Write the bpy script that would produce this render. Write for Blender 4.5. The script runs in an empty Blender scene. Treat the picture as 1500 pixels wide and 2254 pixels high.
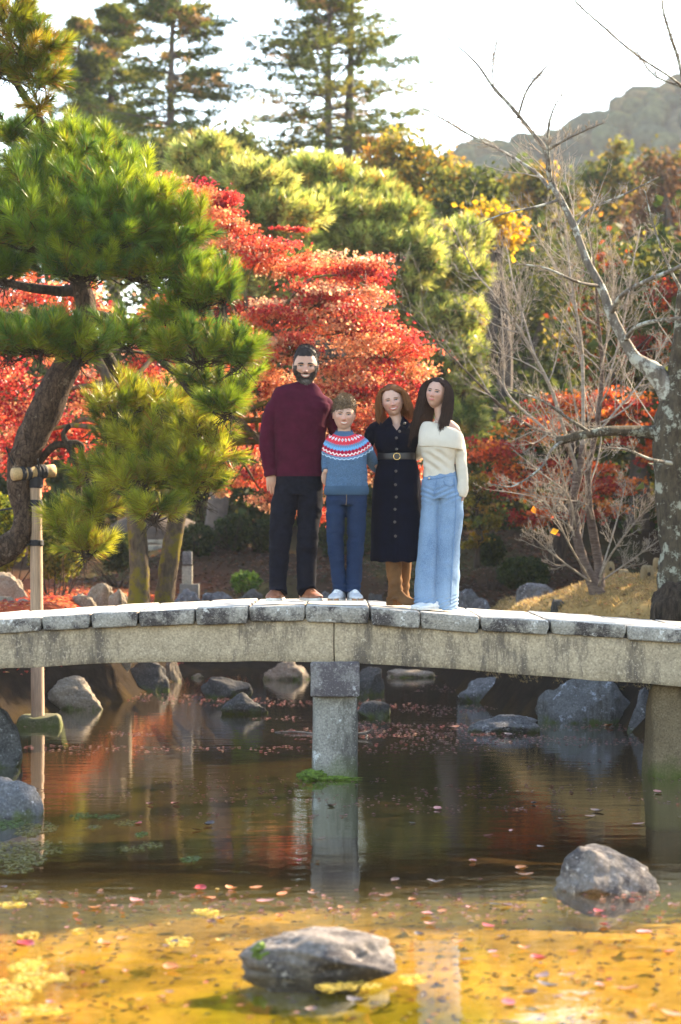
import bpy, bmesh, math, random
import numpy as np
from mathutils import Vector, Matrix
from mathutils.bvhtree import BVHTree
random.seed(11); RNG = np.random.default_rng(11)
R = math.radians
scene = bpy.context.scene
col = scene.collection
# ------------------------------------------------------------------ camera
F = 5322.0; HC = 1.71; YH = 1183.0        # focal length in photo pixels, eye height over the water, horizon row
cam_d = bpy.data.cameras.new('camera'); cam = bpy.data.objects.new('camera', cam_d); col.objects.link(cam)
cam.location = (0, 0, HC); cam.rotation_euler = (R(90), 0, 0)
cam_d.sensor_fit = 'VERTICAL'; cam_d.sensor_height = 36.0; cam_d.lens = 36.0 * F / 2254
cam_d.shift_y = (YH - 1127) / 2254; cam_d.clip_start = 0.1; cam_d.clip_end = 3000
cam_d.dof.use_dof = True; cam_d.dof.focus_distance = 17.7; cam_d.dof.aperture_fstop = 2.8
scene.camera = cam
# ------------------------------------------------------------------ light
SUN_AZ, SUN_EL = R(50), R(31)
world = bpy.data.worlds.new('World'); scene.world = world; world.use_nodes = True
wn = world.node_tree.nodes; wl = world.node_tree.links
bgn = wn['Background']; bgn.inputs[1].default_value = 0.15
sky = wn.new('ShaderNodeTexSky'); sky.sky_type = 'NISHITA'; sky.sun_disc = False
sky.sun_elevation = SUN_EL; sky.sun_rotation = SUN_AZ; sky.dust_density = 0.7; sky.air_density = 1.0
wl.new(sky.outputs[0], bgn.inputs[0])
sd = Vector((math.sin(SUN_AZ) * math.cos(SUN_EL), math.cos(SUN_AZ) * math.cos(SUN_EL), math.sin(SUN_EL)))
sun_d = bpy.data.lights.new('sun', 'SUN'); sun_d.energy = 5.0; sun_d.angle = R(0.55); sun_d.color = (1.0, 0.86, 0.67)
sun = bpy.data.objects.new('sun', sun_d); col.objects.link(sun); sun.rotation_euler = sd.to_track_quat('Z', 'Y').to_euler()
sun.location = (8, 30, 20)
vs = scene.view_settings
vs.view_transform = 'Standard'; vs.look = 'None'; vs.gamma = 1; vs.use_curve_mapping = False; vs.exposure = 2.4
vs.use_white_balance = True; vs.white_balance_temperature = 7400; vs.white_balance_tint = 10
scene.cycles.max_bounces = 7; scene.cycles.transparent_max_bounces = 12
scene.cycles.diffuse_bounces = 3; scene.cycles.glossy_bounces = 3; scene.cycles.transmission_bounces = 4
scene.cycles.caustics_reflective = False; scene.cycles.caustics_refractive = False
try: scene.cycles.use_denoising = True
except Exception: pass

# ------------------------------------------------------------------ helpers
def P(px, py, Y):                                   # photo pixel at distance Y -> world point
    return np.array([(px - 750) * Y / F, Y, HC - (py - YH) * Y / F])
def PZ(px, py, z=0.0):                              # photo pixel on the level z -> world point
    Y = F * (HC - z) / (py - YH); return np.array([(px - 750) * Y / F, Y, z])
def hash3(i, j, k, s=0):
    h = (i * 374761393 + j * 668265263 + k * 2147483647 + s * 974711) & 0xffffffff
    h = ((h ^ (h >> 13)) * 1274126177) & 0xffffffff
    return ((h ^ (h >> 16)) & 0xffff) / 65535.0
def vnoise(p, s=0):
    p = np.asarray(p, float); i = np.floor(p).astype(np.int64); f = p - i; f = f * f * (3 - 2 * f); r = 0
    for a in (0, 1):
        for b in (0, 1):
            for c in (0, 1):
                w = (f[..., 0] if a else 1 - f[..., 0]) * (f[..., 1] if b else 1 - f[..., 1]) * (f[..., 2] if c else 1 - f[..., 2])
                r = r + w * hash3(i[..., 0] + a, i[..., 1] + b, i[..., 2] + c, s)
    return r * 2 - 1
def fbm(p, o=4, s=0):
    r = 0; a = 1; p = np.asarray(p, float)
    for k in range(o): r = r + a * vnoise(p * 2 ** k + 17.3 * k, s); a *= .5
    return r
def norm(v): v = np.asarray(v, float); return v / (np.linalg.norm(v, axis=-1, keepdims=True) + 1e-9)
def sstep(a, b, x): t = np.clip((x - a) / (b - a), 0, 1); return t * t * (3 - 2 * t)

def make_mesh(name, verts, faces, mat=None, smooth=True, colors=None):
    me = bpy.data.meshes.new(name)
    verts = np.asarray(verts, float)
    if isinstance(faces, np.ndarray):
        n, k = faces.shape
        me.vertices.add(len(verts)); me.vertices.foreach_set('co', verts.ravel())
        me.loops.add(n * k); me.loops.foreach_set('vertex_index', faces.ravel().astype(np.int32))
        me.polygons.add(n); me.polygons.foreach_set('loop_start', np.arange(0, n * k, k, dtype=np.int32))
        me.polygons.foreach_set('loop_total', np.full(n, k, dtype=np.int32))
        me.update(calc_edges=True)
    else:
        me.from_pydata([tuple(v) for v in verts], [], [tuple(f) for f in faces]); me.update()
    me.polygons.foreach_set('use_smooth', np.full(len(me.polygons), bool(smooth)))
    if colors is not None:
        at = me.color_attributes.new('Col', 'FLOAT_COLOR', 'POINT')
        c = np.ones((len(verts), 4)); c[:, :3] = colors; at.data.foreach_set('color', c.ravel())
    for m in (mat if isinstance(mat, (list, tuple)) else [mat]):
        if m is not None: me.materials.append(m)
    return me
def link(name, me, parent=None, loc=(0, 0, 0)):
    o = bpy.data.objects.new(name, me); col.objects.link(o); o.location = loc
    if parent is not None: o.parent = parent
    return o
def tag(o, label=None, cat=None, group=None, kind=None):
    if label: o['label'] = label
    if cat: o['category'] = cat
    if group: o['group'] = group
    if kind: o['kind'] = kind
    return o
class Thing:                                        # an Empty at a thing's base; parts are given in world coordinates
    def __init__(s, name, label, cat, loc, group=None):
        s.loc = np.array(loc, float); s.o = bpy.data.objects.new(name, None); col.objects.link(s.o)
        s.o.location = s.loc; s.o.empty_display_size = .1; tag(s.o, label, cat, group)
    def part(s, name, verts, faces, mat, smooth=True, colors=None, under=None, kind=None, label=None):
        me = make_mesh(name, np.asarray(verts, float) - s.loc, faces, mat, smooth, colors)
        o = link(name, me, under or s.o); tag(o, label, None, None, kind); return o
def single(name, verts, faces, mat, label=None, cat=None, group=None, kind=None, smooth=True, colors=None):
    verts = np.asarray(verts, float); lo, hi = verts.min(0), verts.max(0); loc = np.array([(lo[0] + hi[0]) / 2, (lo[1] + hi[1]) / 2, lo[2]])
    o = link(name, make_mesh(name, verts - loc, faces, mat, smooth, colors), None, loc); return tag(o, label, cat, group, kind)
def merge(parts):                                   # [(verts, faces)] -> one (verts, faces list)
    V, Fc, n = [], [], 0
    for v, f in parts:
        v = np.asarray(v, float); V.append(v); Fc += [tuple(int(i) + n for i in q) for q in f]; n += len(v)
    return np.concatenate(V), Fc

def rounded_box(h, r, n=5):                         # half sizes h, edge radius r
    h = np.array(h, float); inner = h - r
    def axis(a): return np.unique(np.concatenate([[-h[a], -h[a] + r * .4, h[a] - r * .4, h[a]], np.linspace(-inner[a], inner[a], n if np.isscalar(n) else n[a])]))
    ax = [axis(0), axis(1), axis(2)]; idx = {}; V = []; Fc = []
    def vid(p):
        k = tuple(np.round(p, 6))
        if k not in idx: idx[k] = len(V); V.append(p)
        return idx[k]
    for a in range(3):
        b, c = (a + 1) % 3, (a + 2) % 3
        for s in (-1, 1):
            for i in range(len(ax[b]) - 1):
                for j in range(len(ax[c]) - 1):
                    q = []
                    for (u, w) in ((i, j), (i + 1, j), (i + 1, j + 1), (i, j + 1)):
                        p = np.zeros(3); p[a] = s * h[a]; p[b] = ax[b][u]; p[c] = ax[c][w]; q.append(vid(p))
                    Fc.append(q if s > 0 else q[::-1])
    V = np.array(V); q = np.clip(V, -inner, inner); d = V - q
    return q + r * norm(d), Fc
def frame_from(d):
    d = norm(d); a = np.array([0, 0, 1.]) if abs(d[2]) < .9 else np.array([1., 0, 0])
    u = norm(np.cross(a, d)); return u, np.cross(d, u), d
def tube(pts, rad, n=8, cap=True, squash=None, bump=0, seed=0):
    pts = np.asarray(pts, float); m = len(pts); rad = np.broadcast_to(np.asarray(rad, float), (m,))
    tan = np.gradient(pts, axis=0); V = []; u = None
    for i in range(m):
        t = norm(tan[i])
        if u is None: u, w, _ = frame_from(t)
        else: u = norm(u - t * np.dot(u, t)); w = np.cross(t, u)
        a = np.linspace(0, 2 * np.pi, n, endpoint=False)
        V.append(pts[i] + rad[i] * (np.cos(a)[:, None] * u + np.sin(a)[:, None] * w * (squash or 1)))
    V = np.concatenate(V)
    if bump: c = np.repeat(pts, n, axis=0); V = c + (V - c) * (1 + bump * fbm(V * 9 + seed, 3)[:, None])
    Fc = [(i * n + j, i * n + (j + 1) % n, (i + 1) * n + (j + 1) % n, (i + 1) * n + j) for i in range(m - 1) for j in range(n)]
    if cap: Fc += [tuple(range(n - 1, -1, -1)), tuple(range((m - 1) * n, m * n))]
    return V, Fc
def spline(pts, k=6):                               # Catmull-Rom through rows of any width
    p = np.asarray(pts, float); p = np.vstack([2 * p[0] - p[1], p, 2 * p[-1] - p[-2]]); out = []
    for i in range(1, len(p) - 2):
        for t in np.linspace(0, 1, k, endpoint=False):
            a, b, c, d = p[i - 1], p[i], p[i + 1], p[i + 2]
            out.append(.5 * ((2 * b) + (-a + c) * t + (2 * a - 5 * b + 4 * c - d) * t * t + (-a + 3 * b - 3 * c + d) * t ** 3))
    out.append(p[-2]); return np.array(out)
def ico(sub):
    bm = bmesh.new(); bmesh.ops.create_icosphere(bm, subdivisions=sub, radius=1)
    V = np.array([v.co[:] for v in bm.verts]); Fc = np.array([[v.index for v in f.verts] for f in bm.faces]); bm.free(); return V, Fc
ICO4 = ico(5); ICO3 = ico(4); ICO2 = ico(3)

# ------------------------------------------------------------------ materials
def new_mat(name):
    m = bpy.data.materials.new(name); m.use_nodes = True; nt = m.node_tree
    return m, nt, nt.nodes['Principled BSDF']
def N(nt, typ, **kw):
    n = nt.nodes.new(typ)
    for k, v in kw.items():
        if k.startswith('i_'): n.inputs[k[2:].replace('_', ' ')].default_value = v
        else: setattr(n, k, v)
    return n
def tex_noise(nt, scale, detail=4, rough=.6, stretch=None):
    tc = N(nt, 'ShaderNodeTexCoord'); n = N(nt, 'ShaderNodeTexNoise'); n.inputs['Scale'].default_value = scale
    n.inputs['Detail'].default_value = detail; n.inputs['Roughness'].default_value = rough
    if stretch:
        mp = N(nt, 'ShaderNodeMapping'); mp.inputs['Scale'].default_value = stretch
        nt.links.new(tc.outputs['Object'], mp.inputs[0]); nt.links.new(mp.outputs[0], n.inputs[0])
    else: nt.links.new(tc.outputs['Object'], n.inputs[0])
    return n.outputs[0]
def ramp(nt, fac, stops):
    r = N(nt, 'ShaderNodeValToRGB'); e = r.color_ramp.elements
    while len(e) < len(stops): e.new(.5)
    for k, (p, c) in enumerate(stops):
        e[k].position = p; e[k].color = (c if hasattr(c, '__len__') else (c, c, c)) + (1,) if not hasattr(c, '__len__') or len(c) == 3 else c
    nt.links.new(fac, r.inputs[0]); return r.outputs[0]
def mixc(nt, fac, a, b, mode='MIX'):
    m = N(nt, 'ShaderNodeMix', data_type='RGBA', blend_type=mode)
    for s, i in ((fac, 0), (a, 6), (b, 7)):
        if hasattr(s, 'is_output'): nt.links.new(s, m.inputs[i])
        else: m.inputs[i].default_value = s if i == 0 else tuple(s) + (1,)
    return m.outputs[2]
def add_bump(nt, b, h, strength=.4, dist=.02, prev=None):
    n = N(nt, 'ShaderNodeBump'); n.inputs['Strength'].default_value = strength; n.inputs['Distance'].default_value = dist
    nt.links.new(h, n.inputs['Height'])
    if prev is not None: nt.links.new(prev, n.inputs['Normal'])
    nt.links.new(n.outputs[0], b.inputs['Normal']); return n.outputs[0]
def stone_mat(name, base, dark, light, patch=2.2, speck=90, dark_lo=.5, light_lo=.62, moss=None, stretch=None, bump=.5):
    m, nt, b = new_mat(name)
    c = mixc(nt, ramp(nt, tex_noise(nt, patch * 3.1, 5, .65), [(.35, 0), (.7, 1)]), base, tuple(x * .72 for x in base))
    c = mixc(nt, ramp(nt, tex_noise(nt, patch, 9, .78, stretch), [(dark_lo, 0), (dark_lo + .09, .95)]), c, dark)
    c = mixc(nt, ramp(nt, tex_noise(nt, patch * 4.3, 6, .75), [(light_lo, 0), (light_lo + .06, 1)]), c, light)
    sp = tex_noise(nt, speck, 2, .5)
    c = mixc(nt, ramp(nt, sp, [(.36, .5), (.5, 0)]), c, tuple(x * .4 for x in base))
    c = mixc(nt, ramp(nt, sp, [(.58, 0), (.72, .4)]), c, tuple(min(1, x * 1.5 + .08) for x in base))
    if moss:
        g = N(nt, 'ShaderNodeNewGeometry'); sx = N(nt, 'ShaderNodeSeparateXYZ'); nt.links.new(g.outputs['Position'], sx.inputs[0])
        k = N(nt, 'ShaderNodeMath', operation='MULTIPLY_ADD'); nt.links.new(tex_noise(nt, 9, 4), k.inputs[0]); k.inputs[1].default_value = .3
        nt.links.new(sx.outputs[2], k.inputs[2])
        c = mixc(nt, ramp(nt, k.outputs[0], [(.12, .85), (.14 + moss * .5, 0)]), c, (.07, .09, .015))
    nt.links.new(c, b.inputs['Base Color']); b.inputs['Roughness'].default_value = .9; b.inputs['Specular IOR Level'].default_value = .15
    p = add_bump(nt, b, tex_noise(nt, patch * 6, 8, .7), bump, .03); add_bump(nt, b, sp, .25, .004, p); return m
def plain_mat(name, c, rough=.7, var=.2, scale=30, bump=0, bscale=200, stretch=None, spec=.5, metallic=0):
    m, nt, b = new_mat(name)
    cc = mixc(nt, ramp(nt, tex_noise(nt, scale, 4, .6, stretch), [(.35, 0), (.65, 1)]), tuple(x * (1 - var) for x in c), tuple(min(1, x * (1 + var)) for x in c))
    nt.links.new(cc, b.inputs['Base Color']); b.inputs['Roughness'].default_value = rough
    b.inputs['Specular IOR Level'].default_value = spec; b.inputs['Metallic'].default_value = metallic
    if bump: add_bump(nt, b, tex_noise(nt, bscale, 3, .6, stretch), bump, .004)
    return m
def attr_mat(name, rough=.8, var=.25, scale=6, bump=.4, bscale=30, spec=.3):
    m, nt, b = new_mat(name); a = N(nt, 'ShaderNodeAttribute', attribute_name='Col')
    k = ramp(nt, tex_noise(nt, scale, 6, .7), [(.3, 1 - var), (.7, 1 + var)])
    nt.links.new(mixc(nt, 1.0, a.outputs[0], k, 'MULTIPLY'), b.inputs['Base Color']); b.inputs['Roughness'].default_value = rough
    b.inputs['Specular IOR Level'].default_value = spec
    if bump: add_bump(nt, b, tex_noise(nt, bscale, 6, .7), bump, .02)
    return m
def leaf_mat(name, transl=.5, gloss=.25, rough=.4, tint=(1.35, 1.25, .8)):
    m, nt, b = new_mat(name); a = N(nt, 'ShaderNodeAttribute', attribute_name='Col')
    nt.links.new(a.outputs[0], b.inputs['Base Color']); b.inputs['Roughness'].default_value = rough; b.inputs['Specular IOR Level'].default_value = gloss
    t = N(nt, 'ShaderNodeBsdfTranslucent'); nt.links.new(mixc(nt, 1.0, a.outputs[0], tint, 'MULTIPLY'), t.inputs[0])
    x = N(nt, 'ShaderNodeMixShader'); x.inputs[0].default_value = transl
    nt.links.new(b.outputs[0], x.inputs[1]); nt.links.new(t.outputs[0], x.inputs[2])
    nt.links.new(x.outputs[0], nt.nodes['Material Output'].inputs[0]); return m
def bark_mat(name, c1, c2, patch=None, pscale=5, plo=.55, stretch=(6, 6, 1.3), bump=1.0, dist=.03, scale=5, plates=0):
    m, nt, b = new_mat(name)
    n = tex_noise(nt, scale, 8, .7, stretch); c = mixc(nt, ramp(nt, n, [(.38, 0), (.62, 1)]), c1, c2)
    if patch: c = mixc(nt, ramp(nt, tex_noise(nt, pscale, 7, .72), [(plo, 0), (plo + .07, 1)]), c, patch)
    pv_ = None
    if plates:
        vo = N(nt, 'ShaderNodeTexVoronoi', feature='DISTANCE_TO_EDGE'); vo.inputs['Scale'].default_value = plates; tc = N(nt, 'ShaderNodeTexCoord'); mp = N(nt, 'ShaderNodeMapping'); mp.inputs['Scale'].default_value = (1, 1, .45)
        ad = N(nt, 'ShaderNodeVectorMath', operation='MULTIPLY_ADD'); nz_ = N(nt, 'ShaderNodeTexNoise'); nz_.inputs['Scale'].default_value = 6; nt.links.new(tc.outputs['Object'], nz_.inputs[0]); nt.links.new(nz_.outputs[1], ad.inputs[0]); ad.inputs[1].default_value = (.22, .22, .22); nt.links.new(tc.outputs['Object'], ad.inputs[2])
        nt.links.new(ad.outputs[0], mp.inputs[0]); nt.links.new(mp.outputs[0], vo.inputs[0]); cr = ramp(nt, vo.outputs[0], [(.0, .25), (.09, 1)]); c = mixc(nt, cr, tuple(x * .6 for x in c1), c); pv_ = cr
    nt.links.new(c, b.inputs['Base Color']); b.inputs['Roughness'].default_value = .9; b.inputs['Specular IOR Level'].default_value = .1
    pr = add_bump(nt, b, n, bump, dist)
    if pv_ is not None: add_bump(nt, b, pv_, .7, .02, pr)
    return m
LEAF = leaf_mat('leaf', .5, tint=(1.15, 1.15, 1.05)); NEEDLE = leaf_mat('pine_needle', .38, .4, .35); FARLEAF = leaf_mat('far_leaf', .45, .1, .6)
# ================================================================== the land: one sheet with the pond sunk into it
POND = np.array([(-6, 3.6), (6, 3.6), (6.2, 10), (4.6, 14.5), (2.95, 17.2), (2.62, 19.5), (2.55, 22.3), (1.65, 23.6), (1.3, 26), (1.25, 28.5), (1.1, 31), (-.4, 31.6),
                 (-1.75, 31), (-2.1, 28), (-2.3, 25.2), (-3.1, 23.4), (-3.5, 20), (-3.3, 17), (-5.2, 13)])
def pond_sd(x, y):                                  # signed distance, negative inside
    d = np.full(x.shape, 1e9); ins = np.zeros(x.shape, bool); n = len(POND)
    for i in range(n):
        a, b = POND[i], POND[(i + 1) % n]; e = b - a
        t = np.clip(((x - a[0]) * e[0] + (y - a[1]) * e[1]) / (e @ e), 0, 1)
        d = np.minimum(d, np.hypot(x - a[0] - t * e[0], y - a[1] - t * e[1]))
        c = ((a[1] > y) != (b[1] > y)) & (x < (b[0] - a[0]) * (y - a[1]) / (b[1] - a[1] + 1e-12) + a[0]); ins ^= c
    return np.where(ins, -d, d)
def ground_z(x, y):
    x = np.asarray(x, float); y = np.asarray(y, float); d = pond_sd(x, y)
    p = np.stack([x * .5, y * .5, 0 * x], -1); nz = fbm(p, 4, 3)
    top = 1.0 + .13 * np.clip(y - 33.5, 0, 40) + .32 * sstep(1.4, 3.0, x) * np.exp(-((y - 25.0) / 2.6) ** 2) + .02 * nz * np.clip(y - 20, 0, 8)
    top = np.where(y < 14, .25 + (1.0 - .25) * sstep(9, 16, y), top)
    top = top + .05 * nz
    steep = np.where(y > 29.5, 2.2, .8)
    bank = top * sstep(0, steep, d) ** .7
    bed = -.10 - .20 * sstep(10, 14, y) - .35 * sstep(14, 20, y) + .025 * nz + .03 * fbm(p * 3.1, 2, 5)
    return np.where(d > 0, np.maximum(bank, np.minimum(-.1 + d * .5, .05)), bed * sstep(0, .7, -d) - .0)
xs = np.concatenate([-np.geomspace(400, 13, 26), np.arange(-12, 12.01, .16), np.geomspace(13, 400, 26)])
ys = np.concatenate([[-40, -15, -5], np.arange(0, 36, .16), np.geomspace(36.3, 900, 60)])
GX, GY = np.meshgrid(xs, ys); GZ = ground_z(GX, GY)
gv = np.stack([GX, GY, GZ], -1).reshape(-1, 3); nx_, ny_ = len(xs), len(ys)
I = (np.arange(ny_ - 1)[:, None] * nx_ + np.arange(nx_ - 1)[None, :]).ravel()
gf = np.stack([I, I + 1, I + 1 + nx_, I + nx_], -1)
x, y, z = gv.T; dd = pond_sd(x, y); n1 = fbm(np.stack([x * .9, y * .45, 0 * x], -1), 5, 1); n2 = fbm(np.stack([x * 2.7, y * 1.6, 0 * x], -1), 4, 2)
sand = np.array([.31, .185, .032]); algae = np.array([.17, .135, .008]); shaded_silt = np.array([.03, .02, .011])  # silt of the far bed, darkened to paint in tree shade and murk
c = sand + (algae - sand) * sstep(-.05, .55, n1)[:, None]; c = c * (1 + .42 * n2[:, None]); c = c + (shaded_silt - c) * (.97 * sstep(12.6, 14.6, y) + .3 * sstep(.45, .9, n2))[:, None].clip(0, 1)
red = np.array([.30, .075, .035]); brown = np.array([.045, .027, .017]); grass = np.array([.30, .19, .075]); grn = np.array([.05, .055, .02])
land = brown + (grn - brown) * sstep(.1, .7, n1)[:, None] * .6
land = land + (red - land) * (sstep(-1.2, -2.2, x) * sstep(21, 24, y) * sstep(36, 31, y))[:, None]
land = land + (grass * (1 + .3 * n2[:, None]) - land) * (sstep(.9, 1.7, x + .3 * n1) * sstep(18, 20, y) * sstep(30, 27.5, y))[:, None]
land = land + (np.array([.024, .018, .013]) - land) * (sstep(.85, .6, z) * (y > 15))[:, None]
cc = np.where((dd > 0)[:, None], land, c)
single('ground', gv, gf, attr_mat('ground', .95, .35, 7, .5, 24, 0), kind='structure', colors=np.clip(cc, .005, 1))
# water surface: thin film that lets the bed show through and mirrors the banks by the Fresnel law
wm, nt, b = new_mat('pond_water'); nt.nodes.remove(b)
tr = N(nt, 'ShaderNodeBsdfTransparent'); tr.inputs[0].default_value = (.97, .93, .80, 1)
gl = N(nt, 'ShaderNodeBsdfGlossy'); gl.inputs['Roughness'].default_value = .015; gl.inputs[0].default_value = (1, 1, 1, 1)
ge = N(nt, 'ShaderNodeNewGeometry'); dt = N(nt, 'ShaderNodeVectorMath', operation='DOT_PRODUCT'); nt.links.new(ge.outputs['Normal'], dt.inputs[0]); nt.links.new(ge.outputs['Incoming'], dt.inputs[1])
ab = N(nt, 'ShaderNodeMath', operation='ABSOLUTE'); nt.links.new(dt.outputs['Value'], ab.inputs[0]); om = N(nt, 'ShaderNodeMath', operation='SUBTRACT'); om.inputs[0].default_value = 1; nt.links.new(ab.outputs[0], om.inputs[1])
pw = N(nt, 'ShaderNodeMath', operation='POWER'); nt.links.new(om.outputs[0], pw.inputs[0]); pw.inputs[1].default_value = 5; fr = N(nt, 'ShaderNodeMath', operation='MULTIPLY_ADD'); nt.links.new(pw.outputs[0], fr.inputs[0]); fr.inputs[1].default_value = .98; fr.inputs[2].default_value = .02   # Schlick
mx = N(nt, 'ShaderNodeMixShader')
bp = N(nt, 'ShaderNodeBump'); bp.inputs['Strength'].default_value = .09; bp.inputs['Distance'].default_value = .03
nt.links.new(tex_noise(nt, 3.2, 5, .55, (.8, 1.3, 1)), bp.inputs['Height']); nt.links.new(bp.outputs[0], gl.inputs['Normal'])
nt.links.new(fr.outputs[0], mx.inputs[0]); nt.links.new(tr.outputs[0], mx.inputs[1]); nt.links.new(gl.outputs[0], mx.inputs[2])
nt.links.new(mx.outputs[0], nt.nodes['Material Output'].inputs[0])
wx, wy = np.meshgrid(np.linspace(-7, 7, 15), np.linspace(3, 32.6, 30)); wv = np.stack([wx, wy, 0 * wx], -1).reshape(-1, 3)
I = (np.arange(29)[:, None] * 15 + np.arange(14)[None, :]).ravel()
single('pond_water', wv, np.stack([I, I + 1, I + 16, I + 15], -1), wm, kind='structure')
# far wooded hill
hx, hy = np.meshgrid(np.linspace(-40, 190, 260), np.linspace(250, 400, 110))
sil = np.interp(hx * 325 / np.maximum(hy, 1), [-20, 8, 14, 17, 22, 30, 37, 46, 60, 110, 180], [4, 26, 44, 47, 48, 49, 53, 56, 61, 76, 62])
hz = sil * sstep(250, 325, hy) * (1 - .25 * sstep(340, 400, hy)) + 5
q = np.stack([hx, hy, 0 * hx], -1); hz = hz + .8 * np.abs(fbm(q * .16, 3, 4)) * sstep(252, 280, hy) + 3 * fbm(q * .03, 2, 8)
hv = np.stack([hx, hy, hz], -1).reshape(-1, 3); I = (np.arange(109)[:, None] * 260 + np.arange(259)[None, :]).ravel()
hn = fbm(hv * np.array([.25, .25, .25]), 3, 6)[:, None]
hrg = np.random.default_rng(12); k_ = 7000; hi = hrg.integers(len(hv), size=k_); hi = hi[(hv[hi, 1] > 262) & (hv[hi, 1] < 345)]; b1, f1 = ico(2); rr_ = hrg.uniform(.9, 2.3, len(hi))
cv = (b1[None] * (1 + .12 * fbm(b1 * 1.3, 2))[None, :, None] * rr_[:, None, None] * np.array([1, 1, .85]) * hrg.uniform(.8, 1.2, (len(hi), 1, 3)) + hv[hi][:, None] + np.array([0, 0, .8])).reshape(-1, 3)
cc_ = np.repeat(np.array([(.05, .06, .03), (.07, .075, .035), (.085, .07, .035), (.04, .05, .03)])[hrg.integers(4, size=len(hi))] * hrg.uniform(.7, 1.3, (len(hi), 1)), len(b1), 0)
single('hillside_forest', cv, (f1[None] + (np.arange(len(hi)) * len(b1))[:, None, None]).reshape(-1, 3), attr_mat('hillside_forest', .95, .6, 1.2, 1, 3, 0), kind='stuff', colors=cc_)
single('wooded_hill', hv, np.stack([I, I + 1, I + 261, I + 260], -1), attr_mat('wooded_hill', .95, .5, .5, .8, 1.2, .1), kind='structure',
       colors=np.clip(np.array([.055, .062, .04]) * (1 + .6 * hn) + np.array([.03, .015, 0]) * (hn > .35), .01, 1))
# ================================================================== stone bridge
SLAB = stone_mat('slab_stone', (.39, .355, .305), (.048, .038, .04), (.66, .63, .58), 3.0, 70, .465, .59, bump=.6)
BEAM = stone_mat('beam_stone', (.46, .36, .24), (.12, .095, .075), (.58, .48, .35), 1.5, 75, .51, .62, stretch=(1.5, 1, .4), bump=.45)
PILR = stone_mat('pillar_stone', (.30, .275, .235), (.085, .075, .065), (.54, .53, .50), 2.0, 80, .50, .60, moss=.34, stretch=(1, 1, .5), bump=.45)
CAPM = stone_mat('cap_stone', (.26, .235, .22), (.085, .07, .075), (.42, .40, .38), 3.0, 80, .45, .6, bump=.5)
WORN_SUNLIT = stone_mat('worn_sunlit_slab_top', (.52, .48, .42), (.30, .27, .24), (.62, .58, .52), 2.4, 70, .56, .6, bump=.35)      # foot-worn upper face, paled further to stand in for sun on it
YF, YR = 17.0, 19.1
DX = np.array([-4.6, -2.396, -1.42, -.648, -.19, .2076, .98, 1.469, 2.012, 2.396, 4.6]); DZ = np.array([.96, 1.141, 1.196, 1.228, 1.234, 1.221, 1.157, 1.129, 1.097, 1.071, .90])
def deck_z(x): return np.interp(x, DX, DZ)
br = Thing('stone_bridge', 'low arched grey stone slab bridge over the pond with four people standing on it', 'bridge', (0, 18, 0))
edges = [-4.45, -4.05, -3.62, -3.2, -2.78] + [(p - 750) * 17 / F for p in (-18, 92, 200, 305, 430, 547, 672, 815, 925, 1057, 1210, 1380)] + [2.47, 2.96, 3.4, 3.9, 4.4]
edges = sorted(edges)
for k in range(len(edges) - 1):
    a, e = edges[k], edges[k + 1]; w = e - a - .006; th = .112 + .012 * random.uniform(-1, 1)
    v, f = rounded_box((w / 2, (YR - YF) / 2 + random.uniform(-.02, .02), th / 2), .018, (7, 16, 3))
    n = norm(v + 1e-6); v = v + .007 * fbm(v * 7 + k * 9, 3)[:, None] * np.array([.7, 1.2, .45])
    low = v[:, 2] < -th * .2; v[low, 1] *= 1 - .02 * random.random(); v[low, 0] *= .96
    sl = (deck_z(e) - deck_z(a)) / (e - a)
    v[:, 2] += v[:, 0] * sl - th / 2 + random.uniform(-.006, .004); v += np.array([(a + e) / 2, (YF + YR) / 2, deck_z((a + e) / 2)])
    o = br.part('deck_slab', v, f, [SLAB, WORN_SUNLIT])
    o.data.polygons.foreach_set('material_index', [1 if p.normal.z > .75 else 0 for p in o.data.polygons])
def beam(x0, x1, yc, hw, top, bot):
    v, f = rounded_box((.5, hw, .5), .012, (26, 3, 5)); v = v.copy(); t = v[:, 0] + .5; X = x0 + (x1 - x0) * t
    zt, zb = top(X), bot(X); v[:, 2] = zb + (zt - zb) * (v[:, 2] + .5); v[:, 0] = X; v[:, 1] += yc
    v += .006 * fbm(v * 5, 4)[:, None] * np.array([.3, 1, 1]); return v, f
BB = np.array([(-260, 1492), (0, 1473), (150, 1464), (400, 1456), (740, 1458), (1000, 1473), (1250, 1493), (1500, 1512), (1800, 1540)], float)
bbx = (BB[:, 0] - 750) * 17.06 / F; bbz = HC - (BB[:, 1] - YH) * 17.06 / F
btop = lambda X: deck_z(X) - .095; bbot = lambda X: np.interp(X, bbx, bbz)
jx = (736 - 750) * 17.06 / F
for yc in (17.2, 18.05, 18.9):
    for (a, e) in ((-4.5, jx - .003), (jx + .003, 4.5)):
        br.part('beam', *beam(a, e, yc, .14, btop, bbot), BEAM)
cz = bbot(np.array([-.05]))[0]
v, f = rounded_box((.172, 1.08, .122), .014, (5, 14, 4)); v = v + .006 * fbm(v * 8, 3)[:, None]; v += np.array([-.04, 18.04, cz - .118]); br.part('cap_stone', v, f, CAPM)
for yc in (17.2, 18.85):
    v, f = rounded_box((.157, .16, .5), .035, (6, 6, 12)); v = v + .008 * fbm(v * 6 + yc, 4)[:, None] * np.array([1, 1, .2])
    v[:, 2] = -.42 + (v[:, 2] + .5) * (cz - .225 + .42); v += np.array([-.04, yc, 0]); br.part('pillar', v, f, PILR)
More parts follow.
